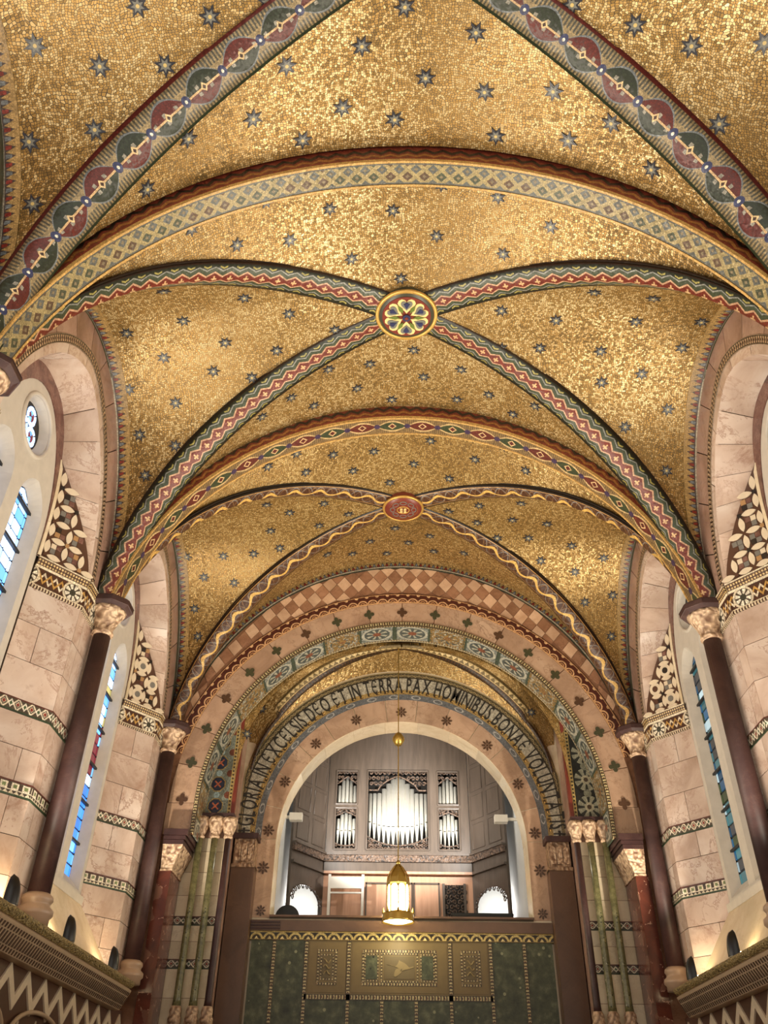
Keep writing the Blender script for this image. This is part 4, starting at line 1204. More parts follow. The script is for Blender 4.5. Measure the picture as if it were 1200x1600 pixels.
# ------------------------------------------------------------------ recess behind the great arch
Y2 = 11.0
WRc = tag(MB().box(2.26, 3.75, Y2+0.01, 11.74, 0, 9.3).build('wall_recess_right', 'ring'), 'marble return wall right of the gallery, behind the great arch', kind='structure')
WLc = tag(MB().box(-3.75, -2.26, Y2+0.01, 11.74, 0, 9.3).build('wall_recess_left', 'ring'), 'marble return wall left of the gallery, behind the great arch', kind='structure')
for s, wl in ((-1, WLc), (1, WRc)):
    zs = [0.0, 0.5, 1.0, 1.45, 1.9, 2.3, 2.62, 2.93, 3.23, 3.33, 3.52, 3.695, 3.795, 4.03, 4.30, 4.55, 4.72]
    for i in range(len(zs)-1):
        za, zb = zs[i], zs[i+1]
        if (za, zb) in ((3.23, 3.33), (3.695, 3.795)):
            x0, x1 = sorted((s*2.22, s*2.79))
            P = [[Vector((x, Y2-0.006, za)), Vector((x, Y2-0.006, zb))] for x in (x0, x1)]
            shell('mosaic_band', P, [[(0, 0), (0, 1)], [(0.53, 0), (0.53, 1)]], 'diaband', (0, 0.016, 0), wl, False)
        else:
            f = 2.40 if i % 2 else 2.56
            for (xa, xb) in ((2.225, f-0.003), (f+0.003, 2.79)):
                x0, x1 = sorted((s*xa, s*xb)); MB().box(x0, x1, Y2, Y2+0.012, za+0.003, zb-0.003).build('marble_block', 'cream', wl)
    x0, x1 = (s*2.24, s*2.66)
    P = [[Vector((x0, Y2-0.004, z)), Vector((x1, Y2-0.004, z))] for z in (4.98, 7.4)]
    shell('mosaic_panel', P, [[(0, 0), (0, 1)], [(2.42, 0), (2.42, 1)]], 'roundel' if s < 0 else 'flowerpanel', (0, 0.014, 0), wl, False)
    x0, x1 = sorted((s*2.19, s*2.235)); MB().box(x0, x1, Y2-0.02, Y2+0.05, 4.98, 7.4).build('corner_fillet', 'bossred', wl)
    MB().box(*sorted((s*2.16, s*2.76)), Y2-0.16, Y2+0.01, 4.94, 4.99).build('cornice', 'shaft', wl)
def colonnette(s, x, Y, label, mat='greensh', grp='slender green marble colonnettes', r=0.042):
    e = empty('colonnette', (s*x, Y, 2.55)); tag(e, label, 'column', grp)
    MB().lathe([(0.07, 0), (0.07, 0.10), (0.078, 0.12), (0.078, 0.17), (0.06, 0.20), (0.07, 0.23), (0.066, 0.26), (0.05, 0.29)], (0, 0, 0), 16).build('base', 'carved', e, True)
    MB().lathe([(0.075, -2.55), (0.075, 0.0)], (0, 0, 0), 8).build('pedestal', 'shaft', e)
    MB().lathe([(r+0.008, 0.28), (r+0.002, 0.36), (r, 1.2), (r, 2.15)], (0, 0, 0), 16).build('shaft', mat, e, True)
    MB().lathe([(r+0.002, 2.13), (r+0.018, 2.145), (r+0.018, 2.16), (r+0.01, 2.17), (r+0.03, 2.22), (r+0.055, 2.30), (r+0.062, 2.37), (r+0.05, 2.39)], (0, 0, 0), 16).build('capital', 'carved', e, True)
for s, sd in ((-1, 'left'), (1, 'right')):
    colonnette(s, 2.565, Y2-0.11, 'green marble colonnette next to the %s red pilaster' % sd)
    colonnette(s, 2.375, Y2-0.11, 'green marble colonnette nearer the gallery, %s of it' % sd)
    colonnette(s, 2.21, Y2-0.09, 'dark red colonnette in the corner %s of the gallery' % sd, 'shaft', 'dark corner colonnettes', 0.04)

# inner wall with inscription and gallery opening
YI = 11.75; OZ_, OR_ = 4.92, 1.71
mb = MB()
hole = [(-OR_, 3.93), (OR_, 3.93)]+[(OR_*math.cos(PI*i/40), OZ_+OR_*math.sin(PI*i/40)) for i in range(41)]
plate(mb, [(-2.4, 0), (2.4, 0), (2.4, 9.3), (-2.4, 9.3)], [hole], lambda u, v, w_: (u, YI+w_, v), 0.40)
WI = tag(mb.build('wall_gallery', 'cream'), 'inner wall with the inscribed arch over the organ gallery', kind='structure')
nv = 13
for b in range(nv):
    a0, a1 = PI*b/nv+0.003, PI*(b+1)/nv-0.003
    ring('marble_voussoir', OZ_, OR_+0.005, 2.0, a0, a1, YI+0.0, 'orange', WI, 0.012, 5, r1f=lambda a: 1.95+0.14*math.sin(a)**2)
for s in (-1, 1):
    MB().box(*sorted((s*(OR_+0.005), s*1.97)), YI-0.012, YI, 3.94, OZ_-0.004).build('marble_slab', 'orange', WI)
    # soffit of the opening
for b in range(11):
    a0, a1 = PI*b/11+0.003, PI*(b+1)/11-0.003
    P = [[Vector(((OR_-0.002)*math.cos(a0+(a1-a0)*i/4), YI-0.002+0.404*j, OZ_+(OR_-0.002)*math.sin(a0+(a1-a0)*i/4))) for j in range(2)] for i in range(5)]
    shell('soffit_block', P, None, 'cream', lambda p, i, j: Vector((p.x, 0, p.z-OZ_)).normalized()*0.01, WI)
# mosaic ring with the text
TZ = 5.06; R0, R1 = 1.92, 2.37
P = []; U = []
for i in range(-2, 75):
    a = PI*min(max(i, 0), 72)/72; z_off = 0.06*i if i < 0 else (-0.06*(i-72) if i > 72 else 0)
    row = []; ur = []
    for j in range(3):
        r = R0+(R1-R0)*j/2
        x = r*math.cos(a)
        row.append(Vector((max(-2.24, min(2.24, x)), YI-0.014, TZ+r*math.sin(a)+z_off))); ur.append((i*PI/72*2.1, (j/2)))
    P.append(row); U.append(ur)
shell('inscription_ground', P, U, 'script', (0, 0.014, 0), WI)
def flower(cx, cz, Y, r, mat, parent):
    e = None
    mb = MB()
    for k in range(8):
        a = 2*PI*k/8; c, s_ = math.cos(a), math.sin(a); pts = []
        for t in range(8):
            q = 2*PI*t/8; x, y = r*0.62+r*0.36*math.cos(q), r*0.16*math.sin(q); pts.append((cx+x*c-y*s_, cz+x*s_+y*c))
        mb.hexa([Vector((u, Y, v)) for u, v in pts], (0, 0.02, 0))
    mb.hexa([Vector((cx+r*0.2*math.cos(2*PI*k/8), Y, cz+r*0.2*math.sin(2*PI*k/8))) for k in range(8)], (0, 0.02, 0))
    return mb.build('inlaid_flower', mat, parent)
for k in range(-4, 5):
    a = PI/2+math.radians(22.5)*k*0.96
    r = 1.83
    flower(r*math.cos(a), OZ_+(r+0.03)*math.sin(a)+(0.0), YI-0.022, 0.085, 'quat_b', WI)
for s in (-1, 1): flower(s*1.85, 4.55, YI-0.022, 0.085, 'quat_b', WI); flower(s*1.83, 4.02, YI-0.022, 0.07, 'quat_b', WI)

# letters, each set on the ring
TEXT = '+GLORIA IN EXCELSIS DEO ET IN TERRA PAX HOMINIBUS BONAE VOLUNTATIS+'
def glyph_mesh(ch):
    cu = bpy.data.curves.new('letter', 'FONT'); cu.body = ch; cu.size = 1.0; cu.extrude = 0.02; cu.resolution_u = 3; cu.offset = 0.006
    o = bpy.data.objects.new('letter', cu); COL.objects.link(o)
    dg = bpy.context.evaluated_depsgraph_get(); me = bpy.data.meshes.new_from_object(o.evaluated_get(dg))
    bpy.data.objects.remove(o); bpy.data.curves.remove(cu)
    me.materials.clear(); me.materials.append(M_['letter']); me.name = 'letter'
    xs = [v.co.x for v in me.vertices]
    return me, min(xs), max(xs)
def uncial_e():
    # round E: open ring with a tongue
    mb = MB(); pts = []
    for i in range(15):
        a = PI*0.22+(2*PI-0.44*PI)*i/14; pts.append((0.30+0.27*math.cos(a), 0.36+0.355*math.sin(a)))
    o = [(x, y) for x, y in pts]; inn = [(0.30+(x-0.30)*0.72, 0.36+(y-0.36)*0.80) for x, y in reversed(pts)]
    plate(mb, o+inn, [], lambda u, v, w_: (u, v, 0.02-w_), 0.04)
    mb.box(0.06, 0.46, 0.325, 0.395, -0.02, 0.02)
    me = bpy.data.meshes.new('letter'); me.from_pydata([tuple(v) for v in mb.v], [], mb.f); me.materials.append(M_['letter'])
    return me, 0.03, 0.57
GL = {}
for ch in set(TEXT.replace(' ', '')): GL[ch] = uncial_e() if ch == 'E' else glyph_mesh(ch)
HS, XS = 0.365, 0.205
adv = []
for ch in TEXT:
    if ch == ' ': adv.append(0.05)
    else: _, a, b = GL[ch]; adv.append((b-a)*XS+0.026)
tot = sum(adv); RT = 2.045
span = PI*RT+0.16
sc = span/tot; cur = 0.0
for ch, ad in zip(TEXT, adv):
    mid = (cur+ad/2)*sc; cur += ad
    if ch == ' ': continue
    me, a, b = GL[ch]
    l = mid-0.08
    if l < 0: px_, pz_, ang = -RT, TZ+l, PI/2
    elif l > PI*RT: px_, pz_, ang = RT, TZ-(l-PI*RT), -PI/2
    else: th = PI-l/RT; px_, pz_, ang = RT*math.cos(th), TZ+RT*math.sin(th), th-PI/2
    o = link(bpy.data.objects.new('letter', me), WI)
    xs = XS*sc
    R3 = Matrix.Rotation(-ang, 4, 'Y') @ Matrix.Rotation(PI/2, 4, 'X')
    o.matrix_local = Matrix.Translation((px_, YI-0.018, pz_)) @ R3 @ Matrix.Diagonal((xs, HS*0.92, 0.3, 1)) @ Matrix.Translation((-(a+b)/2, 0.0, 0))

# inner pilasters
def ipil(s, sd):
    e = empty('gallery_pilaster', (s*2.09, 11.64, 0)); tag(e, 'brown marble pilaster at the %s end of the green gallery front' % sd, 'pilaster', 'brown pilasters beside the gallery')
    MB().box(-0.155, 0.155, -0.12, 0.10, 0, 4.52).build('shaft', 'brownm', e)
    MB().box(-0.155, 0.155, -0.14, 0.10, 4.50, 4.54).build('necking', 'carved_b', e)
    MB().box(-0.14, 0.14, -0.125, 0.10, 4.54, 4.86).build('capital', 'carved_b', e)
    for k in (-1, 0, 1):
        mb = MB(); plate(mb, arch_outline(0.035, 4.80, 4.58, 8, k*0.085), [], lambda u, v, w_: (u, -0.135+w_, v), 0.02); mb.build('niche_relief', 'carved', e)
    MB().box(-0.17, 0.17, -0.16, 0.10, 4.86, 4.93).build('cornice', 'shaft', e)
ipil(-1, 'left'); ipil(1, 'right')

# gallery front
gp = empty('marble_parapet', (0, 11.70, 0)); tag(gp, 'gallery parapet of green speckled marble panels under a brown beam', 'parapet')
gy = lambda y: y-11.70
def gb(name, x0, x1, y0, y1, z0_, z1_, mat, par=gp): return MB().box(x0, x1, gy(y0), gy(y1), z0_, z1_).build(name, mat, par)
gb('beam', -1.93, 1.93, 11.66, 11.745, 3.775, 3.90, 'brownm'); gb('coping', -1.70, 1.70, 11.63, 12.13, 3.932, 3.955, 'brownm')
for k in range(3): gb('beam_moulding', -1.93, -1.55, 11.645, 11.66, 3.79+k*0.036, 3.81+k*0.036, 'shaft')
P = [[Vector((x, gy(11.70), z)) for z in (3.675, 3.775)] for x in (-1.93, 1.93)]
shell('scalloped_band', P, [[(0, 0), (0, 1)], [(3.86, 0), (3.86, 1)]], 'scallop', (0, 0.04, 0), gp, False)
def gpanel(x0, x1, z0_, z1_, mat): return gb('marble_panel', x0+0.022, x1-0.022, 11.715, 11.745, z0_, z1_, mat)
def bead_v(x, z0_, z1_):
    P = [[Vector((x-0.024, gy(11.708), z)), Vector((x+0.024, gy(11.708), z))] for z in (z0_, z1_)]
    shell('bead_strip', P, [[(0, 0), (0, 1)], [(z1_-z0_, 0), (z1_-z0_, 1)]], 'bead', (0, 0.03, 0), gp, False)
def bead_h(x0, x1, z):
    P = [[Vector((x, gy(11.708), z-0.03)), Vector((x, gy(11.708), z+0.03))] for x in (x0, x1)]
    shell('bead_strip', P, [[(0, 0), (0, 1)], [(x1-x0, 0), (x1-x0, 1)]], 'bead', (0, 0.03, 0), gp, False)
XB = [-1.93, -1.61, -1.20, -0.66, 0.61, 1.12, 1.55, 1.93]
for i in range(7):
    if i in (0, 1, 5, 6): gpanel(XB[i], XB[i+1], 0.0, 3.675, 'greenm')
for x in XB[1:-1]: bead_v(x, 0.0, 3.675)
bead_h(-1.20, 1.12, 3.05)
for (x0, x1) in ((-1.20, -0.66), (-0.66, -0.24), (-0.24, 0.18), (0.18, 0.61), (0.61, 1.12)): gpanel(x0, x1, 0.0, 3.02, 'greenm')
for x in (-0.24, 0.18): bead_v(x, 0.0, 3.02)
def inlay(x0, x1, z0_, z1_, wide):
    p = gb('inlaid_panel', x0+0.024, x1-0.024, 11.715, 11.745, z0_, z1_, 'inlay')
    cx, cz = (x0+x1)/2, (z0_+z1_)/2
    def frame(hx, hz, w_, ox=0.0, mat='bead'):
        for (a, b, c, d) in ((-hx, hx, -hz, -hz+w_), (-hx, hx, hz-w_, hz)):
            P = [[Vector((cx+ox+x, gy(11.709), cz+z)) for z in (c, d)] for x in (a, b)]
            shell('bead_frame', P, [[(0, 0), (0, 1)], [(b-a, 0), (b-a, 1)]], mat, (0, 0.008, 0), p, False)
        for (a, b) in ((-hx, -hx+w_), (hx-w_, hx)):
            P = [[Vector((cx+ox+x, gy(11.709), cz+z)) for x in (a, b)] for z in (-hz+w_, hz-w_)]
            shell('bead_frame', P, [[(0, 0), (0, 1)], [(2*hz-2*w_, 0), (2*hz-2*w_, 1)]], mat, (0, 0.008, 0), p, False)
    MB().box(x0+0.04, x1-0.04, gy(11.712), gy(11.716), z0_+0.02, z1_-0.02).build('panel_field', 'tan' if False else 'inlay', p)
    if wide:
        frame(0.47, 0.20, 0.035); frame(0.235, 0.165, 0.022, 0.0)
        for sx in (-1, 1):
            MB().box(cx+sx*0.35-0.07, cx+sx*0.35+0.07, gy(11.706), gy(11.716), cz-0.13, cz+0.13).build('green_inset', 'greenm', p); frame(0.09, 0.155, 0.018, sx*0.35)
        MB().box(cx-0.19, cx+0.19, gy(11.707), gy(11.716), cz-0.125, cz+0.125).build('centre_inset', 'inlay_d', p)
        leaf = [((0.075+0.065*math.sin(3*t+0.6)+0.02*math.cos(7*t))*math.cos(t)*1.3, (0.06+0.04*math.cos(4*t+0.9)+0.012*math.sin(9*t))*math.sin(t)) for t in [2*PI*i/48 for i in range(48)]]
        mb = MB(); plate(mb, [(cx+a, cz+b) for a, b in leaf], [], lambda u, v, w_: (u, gy(11.702)+w_, v), 0.01); mb.build('carved_leaf', 'inlay_l', p)
    else:
        frame(0.125, 0.20, 0.028); frame(0.085, 0.145, 0.02)
        MB().box(cx-0.06, cx+0.06, gy(11.707), gy(11.716), cz-0.12, cz+0.12).build('centre_inset', 'inlay_d', p)
        for k in (-1, 0, 1):
            MB().tube([(cx-0.045+0.09*i/10, gy(11.704), cz+k*0.065+0.02*math.sin(2*PI*i/10+k)) for i in range(11)], 0.009, 6).build('carved_scroll', 'inlay_l', p)
inlay(-1.20, -0.66, 3.08, 3.675, False); inlay(-0.66, 0.61, 3.08, 3.675, True); inlay(0.61, 1.12, 3.08, 3.675, False)

# ------------------------------------------------------------------ gallery room
tag(MB().box(-2.6, 2.6, 12.15, 16.2, 3.3, 3.45).build('floor_gallery', 'wood'), 'organ gallery floor behind the parapet', kind='structure')
tag(MB().box(-2.1, -1.95, 12.15, 16.2, 3.45, 8.2).build('wall_gallery_left', 'white_wall'), 'white plastered left side wall of the gallery', kind='structure')
tag(MB().box(1.95, 2.1, 12.15, 16.2, 3.45, 8.2).build('wall_gallery_right', 'white_wall'), 'white plastered right side wall of the gallery', kind='structure')
tag(MB().box(-2.1, 2.1, 16.0, 16.2, 3.45, 8.2).build('wall_gallery_back', 'white_wall'), 'white back wall behind the organ', kind='structure')
tag(MB().box(-2.1, 2.1, 12.15, 16.2, 8.0, 8.2).build('ceiling_gallery', 'wood'), 'dark ceiling of the organ gallery', kind='structure')

# organ
org = empty('pipe_organ', (0, 15.2, 3.45)); tag(org, 'dark oak pipe organ with bright metal pipes and carved screens', 'organ')
OY = 15.2
def ob(name, x0, x1, y0, y1, z0_, z1_, mat='wood', par=org):
    return MB().box(x0, x1, y0-OY, y1-OY, z0_-3.45, z1_-3.45).build(name, mat, par)
mb = MB()
cx0, cx1 = -0.59, 0.52
wins = [[(-1.16, 5.74), (-0.77, 5.74), (-0.77, 6.46), (-1.16, 6.46)], [(-1.16, 6.53), (-0.77, 6.53), (-0.77, 7.14), (-1.16, 7.14)],
        [(0.69, 5.74), (1.07, 5.74), (1.07, 6.46), (0.69, 6.46)], [(0.69, 6.53), (1.07, 6.53), (1.07, 7.14), (0.69, 7.14)], [(cx0, 5.74), (cx1, 5.74), (cx1, 7.15), (cx0, 7.15)]]
plate(mb, [(-1.30, 5.64), (1.24, 5.64), (1.24, 8.0), (-1.30, 8.0)], wins, lambda u, v, w_: (u, w_, v-3.45), 0.06)
case = mb.build('case_front', 'wood', org)
for i, wn in enumerate(wins):
    (xa, za), (xb, zb) = wn[0], wn[2]
    for (p, q) in (((xa, za), (xb, za)), ((xb, za), (xb, zb)), ((xb, zb), (xa, zb)), ((xa, zb), (xa, za))):
        MB().tube([(p[0], -0.005, p[1]-3.45), (q[0], -0.005, q[1]-3.45)], 0.018, 6).build('frame_moulding', 'wood', case)
ob('case_back', -1.3, 1.24, 15.45, 15.5, 3.45, 8.0, 'dark')
def pipe(x, zb, zt, r, foot, y=15.33):
    c = (x, y-OY, -3.45)
    p = MB().lathe([(0.008, zb), (r*0.98, zb+foot), (r, zb+foot+0.005), (r, zt), (r*0.8, zt)], c, 14).build('pipe', 'pipe', org, True)
    zm = zb+foot
    MB().box(x-r*0.55, x+r*0.55, y-OY-r*1.02, y-OY-r*0.6, zm-3.45, zm+0.016-3.45).build('pipe_mouth', 'dark', p)  # dark piece on the pipe, painted shade of its mouth
n = 13
for i in range(n):
    f = (i-(n-1)/2)/((n-1)/2); x = -0.03+f*0.51; r = 0.050 if abs(f) < 0.4 else 0.042 if abs(f) < 0.75 else 0.036
    zb = 5.80+0.14*f*f; zt = 7.06-0.28*min(1, max(0, abs(f)-0.12)*1.9)-0.02*abs(f)
    pipe(x, zb, zt, r, 0.36-0.06*abs(f))
for cx in (-0.965, 0.88):
    for i in range(5):
        f = (i-2)/2; x = cx+f*0.145
        pipe(x, 6.45, 7.08-0.14*abs(f)-0.04*abs(f)**2, 0.033, 0.02); pipe(x, 5.79+0.06*f*f, 6.40-0.10*f*f, 0.034, 0.30-0.05*abs(f))
# carved screens: scrollwork plates
def scroll_screen(pts_in, x0, x1, z0_, z1_, y, step=0.075, par=org, mat='carved_w', name='carved_screen', dens=1.0):
    mb = MB(); rr = random.Random(int(x0*100+z0_*10))
    nx = max(2, int((x1-x0)/step)); nz = max(1, int((z1_-z0_)/step))
    for i in range(nx+1):
        for j in range(nz+1):
            x, z = x0+(x1-x0)*(i+0.5*(j % 2))/nx, z0_+(z1_-z0_)*j/max(nz, 1)
            if not pts_in(x, z): continue
            sg = 1 if (i+j) % 2 else -1; r = step*0.52
            mb.tube([(x+sg*r*(1-t*0.75)*math.cos(t*7.5), y-OY, z-3.45+r*(1-t*0.75)*math.sin(t*7.5)) for t in [k/13 for k in range(14)]], 0.011, 5)
    if not mb.v: return None
    return mb.build(name, mat, par)
def edge_tube(pts, y, r=0.014, par=org, mat='carved_w', name='screen_edge'):
    return MB().tube([(x, y-OY, z-3.45) for x, z in pts], r, 6).build(name, mat, par)
YS = 15.235
top_c = lambda x: 6.80+0.27*max(0.0, 1-abs((x+0.03)/0.36))**0.55 if abs(x+0.03) < 0.36 else 6.80+0.0
scroll_screen(lambda x, z: z > top_c(x)+0.035, cx0+0.03, cx1-0.03, 6.82, 7.12, YS)
edge_tube([(cx0+(cx1-cx0)*i/40, top_c(cx0+(cx1-cx0)*i/40)) for i in range(41)], YS)
bot_c = lambda x: 5.80+0.14*((x+0.03)/0.52)**2
scroll_screen(lambda x, z: z < bot_c(x)-0.02, cx0+0.03, cx1-0.03, 5.76, 5.94, YS, 0.06)
edge_tube([(cx0+(cx1-cx0)*i/30, bot_c(cx0+(cx1-cx0)*i/30)+0.02) for i in range(31)], YS)
for cx in (-0.965, 0.88):
    tc = lambda x: 6.92+0.13*max(0, 1-abs(x-cx)/0.17)
    scroll_screen(lambda x, z: z > tc(x)+0.02, cx-0.18, cx+0.18, 6.94, 7.12, YS, 0.06); edge_tube([(cx-0.19+0.38*i/16, tc(cx-0.19+0.38*i/16)) for i in range(17)], YS)
    t2 = lambda x: 6.33+0.08*max(0, 1-abs(x-cx)/0.19)
    scroll_screen(lambda x, z: z > t2(x)+0.01, cx-0.18, cx+0.18, 6.34, 6.45, YS, 0.055); edge_tube([(cx-0.19+0.38*i/16, t2(cx-0.19+0.38*i/16)) for i in range(17)], YS)
    b2 = lambda x: 5.80+0.05*((x-cx)/0.19)**2
    scroll_screen(lambda x, z: z < b2(x), cx-0.18, cx+0.18, 5.75, 5.82, YS, 0.05); edge_tube([(cx-0.19+0.38*i/16, b2(cx-0.19+0.38*i/16)+0.01) for i in range(17)], YS)
# cornice and lower case
ob('carved_frieze', -1.31, 1.25, 15.12, 15.22, 5.52, 5.63, 'carved_w'); ob('cornice_strip', -1.31, 1.25, 15.10, 15.22, 5.63, 5.66); ob('plain_frieze', -1.31, 1.25, 15.16, 15.24, 5.36, 5.52)
ob('cornice_strip', -1.31, 1.25, 15.10, 15.24, 5.32, 5.36, 'wood_l')
ob('lower_case', -1.31, 1.25, 15.20, 15.3, 3.45, 5.32, 'wood_l')
for (x0, x1) in ((-1.17, -0.65), (-0.56, -0.22), (-0.10, 0.20), (0.26, 0.66)):
    pn = ob('wood_panel', x0, x1, 15.188, 15.20, 3.6, 5.17, 'wood_l')
    for (a, b, c, d) in ((x0-0.02, x1+0.02, 5.17, 5.20), (x0-0.025, x0, 3.6, 5.2), (x1, x1+0.025, 3.6, 5.2)): ob('panel_moulding', a, b, 15.175, 15.20, c, d, 'wood', pn)
ob('lattice_ground', 0.75, 1.11, 15.19, 15.20, 3.9, 5.17, 'dark')
scroll_screen(lambda x, z: True, 0.79, 1.07, 4.2, 5.13, 15.185, 0.075)
for x in (0.75, 1.11): ob('lattice_frame', x-0.02, x+0.02, 15.17, 15.20, 3.9, 5.19, 'wood')
# angled wings
for s, xin, xout in ((-1, -1.31, -1.80), (1, 1.25, 1.76)):
    wy = 14.42
    a0 = Vector((xin, 15.2-OY, 0)); a1 = Vector((xout, wy-OY, 0)); dv = (a1-a0); L = dv.length; dv.normalize(); nv_ = Vector((-dv.y, dv.x, 0))
    if nv_.y > 0: nv_ = -nv_
    def f3(u, v, w_, a0=a0, dv=dv, nv_=nv_): return a0+dv*u+Vector((0, 0, v-3.45))-nv_*w_
    mb = MB(); plate(mb, [(0, 5.32), (L, 5.32), (L, 8.0), (0, 8.0)], [], f3, 0.05); wg = mb.build('wing_panelling', 'wood', org)
    for r_ in range(4):
        for c_ in range(2):
            u0 = 0.07+c_*(L/2-0.02); u1 = u0+L/2-0.14; z0_ = 5.74+r_*0.50; z1_ = z0_+0.42
            q = [f3(u0, z0_, -0.004), f3(u1, z0_, -0.004), f3(u1, z1_, -0.004), f3(u0, z1_, -0.004)]
            MB().hexa(q, nv_*(-0.02)).build('wood_panel', 'wood', wg)
            MB().tube(q, 0.014, 6, 0, True).build('panel_moulding', 'wood', wg)
    for (z0_, z1_, o_, m_) in ((5.52, 5.63, 0.06, 'carved_w'), (5.63, 5.66, 0.09, 'wood'), (5.32, 5.36, 0.06, 'wood')):
        MB().hexa([f3(0, z0_, -o_), f3(L, z0_, -o_), f3(L, z1_, -o_), f3(0, z1_, -o_)], nv_*(-o_-0.02)).build('wing_cornice', m_, org)
    # open arch under the wing with carved spandrels
    mb = MB(); ar = [(0.05, 3.5), (L-0.05, 3.5)]+[(L/2+(L/2-0.05)*math.cos(PI*i/16), 4.80+0.25*math.sin(PI*i/16)) for i in range(17)]
    plate(mb, [(0, 3.45), (L, 3.45), (L, 5.32), (0, 5.32)], [ar], f3, 0.05); mb.build('wing_arch', 'wood', org)
    mb = MB()
    for i in range(11):
        t = PI*i/10; rr = L/2-0.14
        c = f3(L/2+(rr+0.05)*math.cos(t), 4.80+0.22*math.sin(t), -0.01)
        mb.tube([c+dv*(0.042*(1-q*0.7)*math.cos(q*7))+Vector((0, 0, 0.042*(1-q*0.7)*math.sin(q*7))) for q in [k/11 for k in range(12)]], 0.010, 5)
    mb.build('carved_screen', 'carved_w', org)

# white frame, console, chair back, wall floods
fr = empty('white_frame_rack', (-0.89, 14.9, 3.45)); tag(fr, 'white painted upright frame with a broad top board before the organ', 'rack')
for x in (-0.29, 0.27): MB().box(x-0.022, x+0.022, -0.02, 0.02, 0, 1.80).build('post', 'white_paint', fr)
MB().box(-0.27, 0.25, -0.02, 0.01, 1.58, 1.76).build('top_board', 'white_paint', fr); MB().box(-0.27, 0.25, -0.015, 0.015, 1.50, 1.525).build('rail', 'white_paint', fr)
con = empty('organ_console', (1.2, 13.4, 3.45)); tag(con, 'dark wooden console top showing above the parapet, right side', 'console')
mb = MB(); mb.add([Vector(p) for p in ((-0.45, -0.25, 0), (0.42, -0.25, 0), (0.42, 0.25, 0), (-0.45, 0.25, 0), (-0.45, -0.25, 0.84), (0.42, -0.25, 0.84), (0.42, 0.25, 0.95), (-0.18, 0.25, 0.95))],
       [(3, 2, 1, 0), (0, 1, 5, 4), (1, 2, 6, 5), (2, 3, 7, 6), (3, 0, 4, 7), (4, 5, 6, 7)]); mb.build('body', 'wood', con)
MB().box(-0.47, 0.44, -0.27, -0.2, 0.82, 0.86).build('rail', 'iron', con)
ch = empty('black_chair', (-1.60, 12.75, 3.45)); tag(ch, 'rounded black chair back peeping over the parapet, left side', 'chair')
mb = MB(); plate(mb, [(-0.17, 0.30), (0.17, 0.30), (0.17, 0.70)]+[(0.17*math.cos(PI*i/12), 0.70+0.16*math.sin(PI*i/12)) for i in range(1, 12)]+[(-0.17, 0.70)], [], lambda u, v, w_: (u, w_, v), 0.06); mb.build('backrest', 'black', ch)
MB().box(-0.2, 0.2, -0.4, 0.03, 0.36, 0.42).build('seat', 'black', ch)
for x in (-0.17, 0.17):
    for y in (-0.36, 0.02): MB().tube([(x, y, 0), (x, y, 0.38)], 0.015, 6).build('leg', 'black', ch)
for s, sd, x in ((-1, 'left', -1.63), (1, 'right', 1.56)):
    e = empty('flood_lamp', (x, 13.2, 5.67)); tag(e, 'small white box lamp high on the %s gallery wall' % sd, 'lamp', 'white flood lamps in the gallery')
    MB().box(-0.10, 0.10, -0.06, 0.06, -0.055, 0.055).build('housing', 'white_paint', e)
    q = abs(1.95-abs(x)); MB().box(*sorted((s*0.1, s*(q-0.0))), -0.02, 0.02, -0.02, 0.02).build('bracket', 'white_paint', e)
    MB().box(-0.08, 0.08, 0.06, 0.065, -0.04, 0.04).build('lens', emit_mat('flood_lens', '#fff4e0', 8.0), e)
    spot('flood_light', (x, 13.30, 5.67), (s*-0.0, 15.2, 6.3), 700, (1.0, 0.96, 0.90), 80, 1.0, 0.05)

# ------------------------------------------------------------------ hanging lantern
LX, LY = -0.045, 11.38
ln = empty('hanging_lantern', (LX, LY, 3.83)); tag(ln, 'lit brass lantern with arched panes hanging before the gallery', 'lantern')
MB().tube([(0, 0, 0.70), (0, 0, 3.85)], 0.008, 6).build('rod', 'brass', ln)
MB().lathe([(0.003, 2.27), (0.05, 2.30), (0.085, 2.36), (0.085, 2.40), (0.05, 2.46), (0.003, 2.49)], (0, 0, 0), 16).build('pomander', 'brass', ln, True)
MB().lathe([(0.012, 0.74), (0.03, 0.72), (0.03, 0.70), (0.012, 0.68), (0.02, 0.66)], (0, 0, 0), 12).build('finial', 'brass', ln, True)
MB().lathe([(0.135, 0.48), (0.13, 0.52), (0.10, 0.58), (0.06, 0.64), (0.02, 0.68)], (0, 0, 0), 8).build('dome', 'brass', ln)
for k in range(8):
    a = 2*PI*k/8
    MB().tube([((r)*math.cos(a), r*math.sin(a), z) for r, z in ((0.14, 0.47), (0.135, 0.53), (0.105, 0.59), (0.062, 0.65), (0.02, 0.69))], 0.008, 5).build('dome_rib', 'brass', ln)
MB().lathe([(0.145, 0.43), (0.15, 0.45), (0.145, 0.485), (0.13, 0.485)], (0, 0, 0), 8).build('crown_band', 'brass', ln)
pane_m = emit_mat('lantern_glass', '#fff0b8', 40.0)
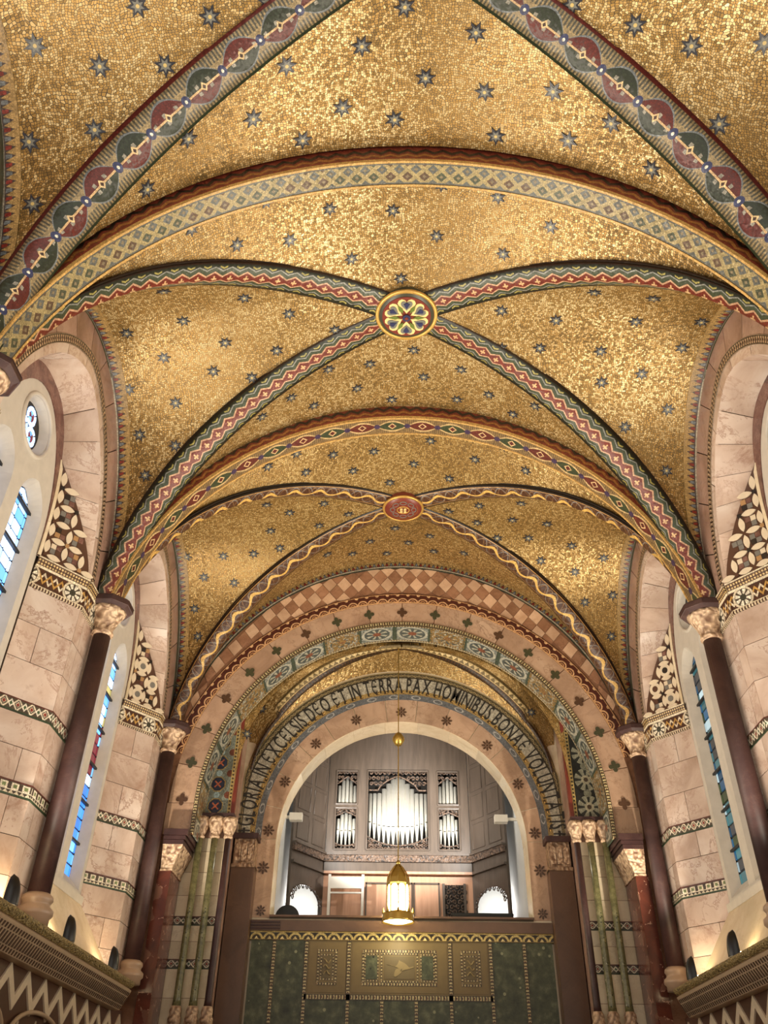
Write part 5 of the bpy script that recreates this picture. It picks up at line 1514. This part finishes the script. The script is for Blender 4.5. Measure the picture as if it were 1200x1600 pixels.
for k in range(8):
    a = 2*PI*k/8; MB().tube([(0.135*math.cos(a), 0.135*math.sin(a), 0.10), (0.135*math.cos(a), 0.135*math.sin(a), 0.45)], 0.009, 6).build('post', 'brass', ln)
    am = a+PI/8; c, s_ = math.cos(am), math.sin(am)
    mb = MB(); plate(mb, arch_outline(0.043, 0.435, 0.12, 8), [], lambda u, v, w_, c=c, s_=s_: (c*(0.118-w_)-s_*u, s_*(0.118-w_)+c*u, v), 0.006); mb.build('glass_pane', pane_m, ln)
    mb = MB(); plate(mb, [(-0.052, 0.10), (0.052, 0.10), (0.052, 0.45), (-0.052, 0.45)], [arch_outline(0.042, 0.435, 0.12, 8)], lambda u, v, w_, c=c, s_=s_: (c*(0.126-w_)-s_*u, s_*(0.126-w_)+c*u, v), 0.006); mb.build('arched_frame', 'brass', ln)
    MB().lathe([(0.022, 0.10), (0.018, 0.12), (0.006, 0.15), (0.001, 0.17)], (0.185*math.cos(a), 0.185*math.sin(a), 0), 8).build('small_finial', 'brass', ln)
MB().lathe([(0.15, 0.10), (0.195, 0.10), (0.20, 0.08), (0.20, 0.02), (0.205, 0.0), (0.195, 0.0), (0.185, 0.02), (0.185, 0.09)], (0, 0, 0), 24).build('gallery_ring', 'brass', ln, True)
MB().lathe([(0.003, -0.004), (0.12, 0.0), (0.185, 0.02)], (0, 0, 0), 24).build('glass_bowl', emit_mat('lantern_bowl', '#fff2c0', 7.0), ln, True)
point('lantern_light', (LX, LY, 3.66), 5, (1.0, 0.86, 0.55), 0.08)

# ------------------------------------------------------------------ uplights on the ledges
def uplight(s, Y, label):
    e = empty('uplight', (s*3.0, Y, ZL)); tag(e, label, 'uplight', 'black uplights on the ledges')
    # half-dome hood, closed towards the nave, open towards the wall
    P = []; n = 12
    for i in range(n+1):
        t = PI*i/n; row = []
        for j in range(9):
            f = j/8; zz = 0.03+0.22*f; k = math.sqrt(max(0, 1-f**2.2))
            row.append(Vector((-s*(0.085*math.sin(t)*k), 0.075*math.cos(t)*k, zz+0.0*t)))
        P.append(row)
    shell('hood', P, None, 'black', lambda p, i, j: Vector((s*0.004, -p.y*0.05, -0.002)), e)
    MB().box(-0.03, 0.03, -0.05, 0.05, 0, 0.03).build('base', 'black', e)
    MB().box(*sorted((s*0.01, s*0.05)), -0.05, 0.05, 0.03, 0.06).build('lamp_holder', 'black', e)
    MB().box(*sorted((s*0.012, s*0.048)), -0.045, 0.045, 0.06, 0.064).build('lens', M_['uplens'], e)
    spot('uplight_lamp', (s*2.99, Y, ZL+0.30), (s*-1.4, Y, 7.8), UPLIGHT_W, (1.0, 0.89, 0.72), 125, 0.8, 0.04)
UL = [(-1, 8.10, 'black half dome uplight on the left ledge under the farther window'), (-1, 9.56, 'black half dome uplight on the left ledge by the corner column'),
      (-1, 6.70, 'black half dome uplight at the picture edge, left ledge'), (1, 8.40, 'black half dome uplight on the right ledge under the farther window'),
      (1, 9.72, 'black half dome uplight on the right ledge by the corner column')]
for a in UL: uplight(*a)
# the same lamps go on along the ledges out of the picture
for s, ys in ((-1, (5.0, 3.2, 1.6)), (1, (6.7, 5.0, 3.2, 1.6))):
    for y in ys: spot('uplight_lamp', (s*2.99, y, ZL+0.30), (s*-1.4, y, 7.8), UPLIGHT_W, (1.0, 0.89, 0.72), 125, 0.8, 0.04)
point('gallery_fill', (0, 12.9, 7.4), 70, (1.0, 0.93, 0.84), 0.1)  # unseen fill light, added to brighten the gallery walls and organ
for s in (-1, 1): point('wing_fill', (s*1.72, 15.5, 4.9), 14, (1.0, 0.95, 0.9), 0.08)  # added fill behind the organ wings, whitens the wall seen through their arches
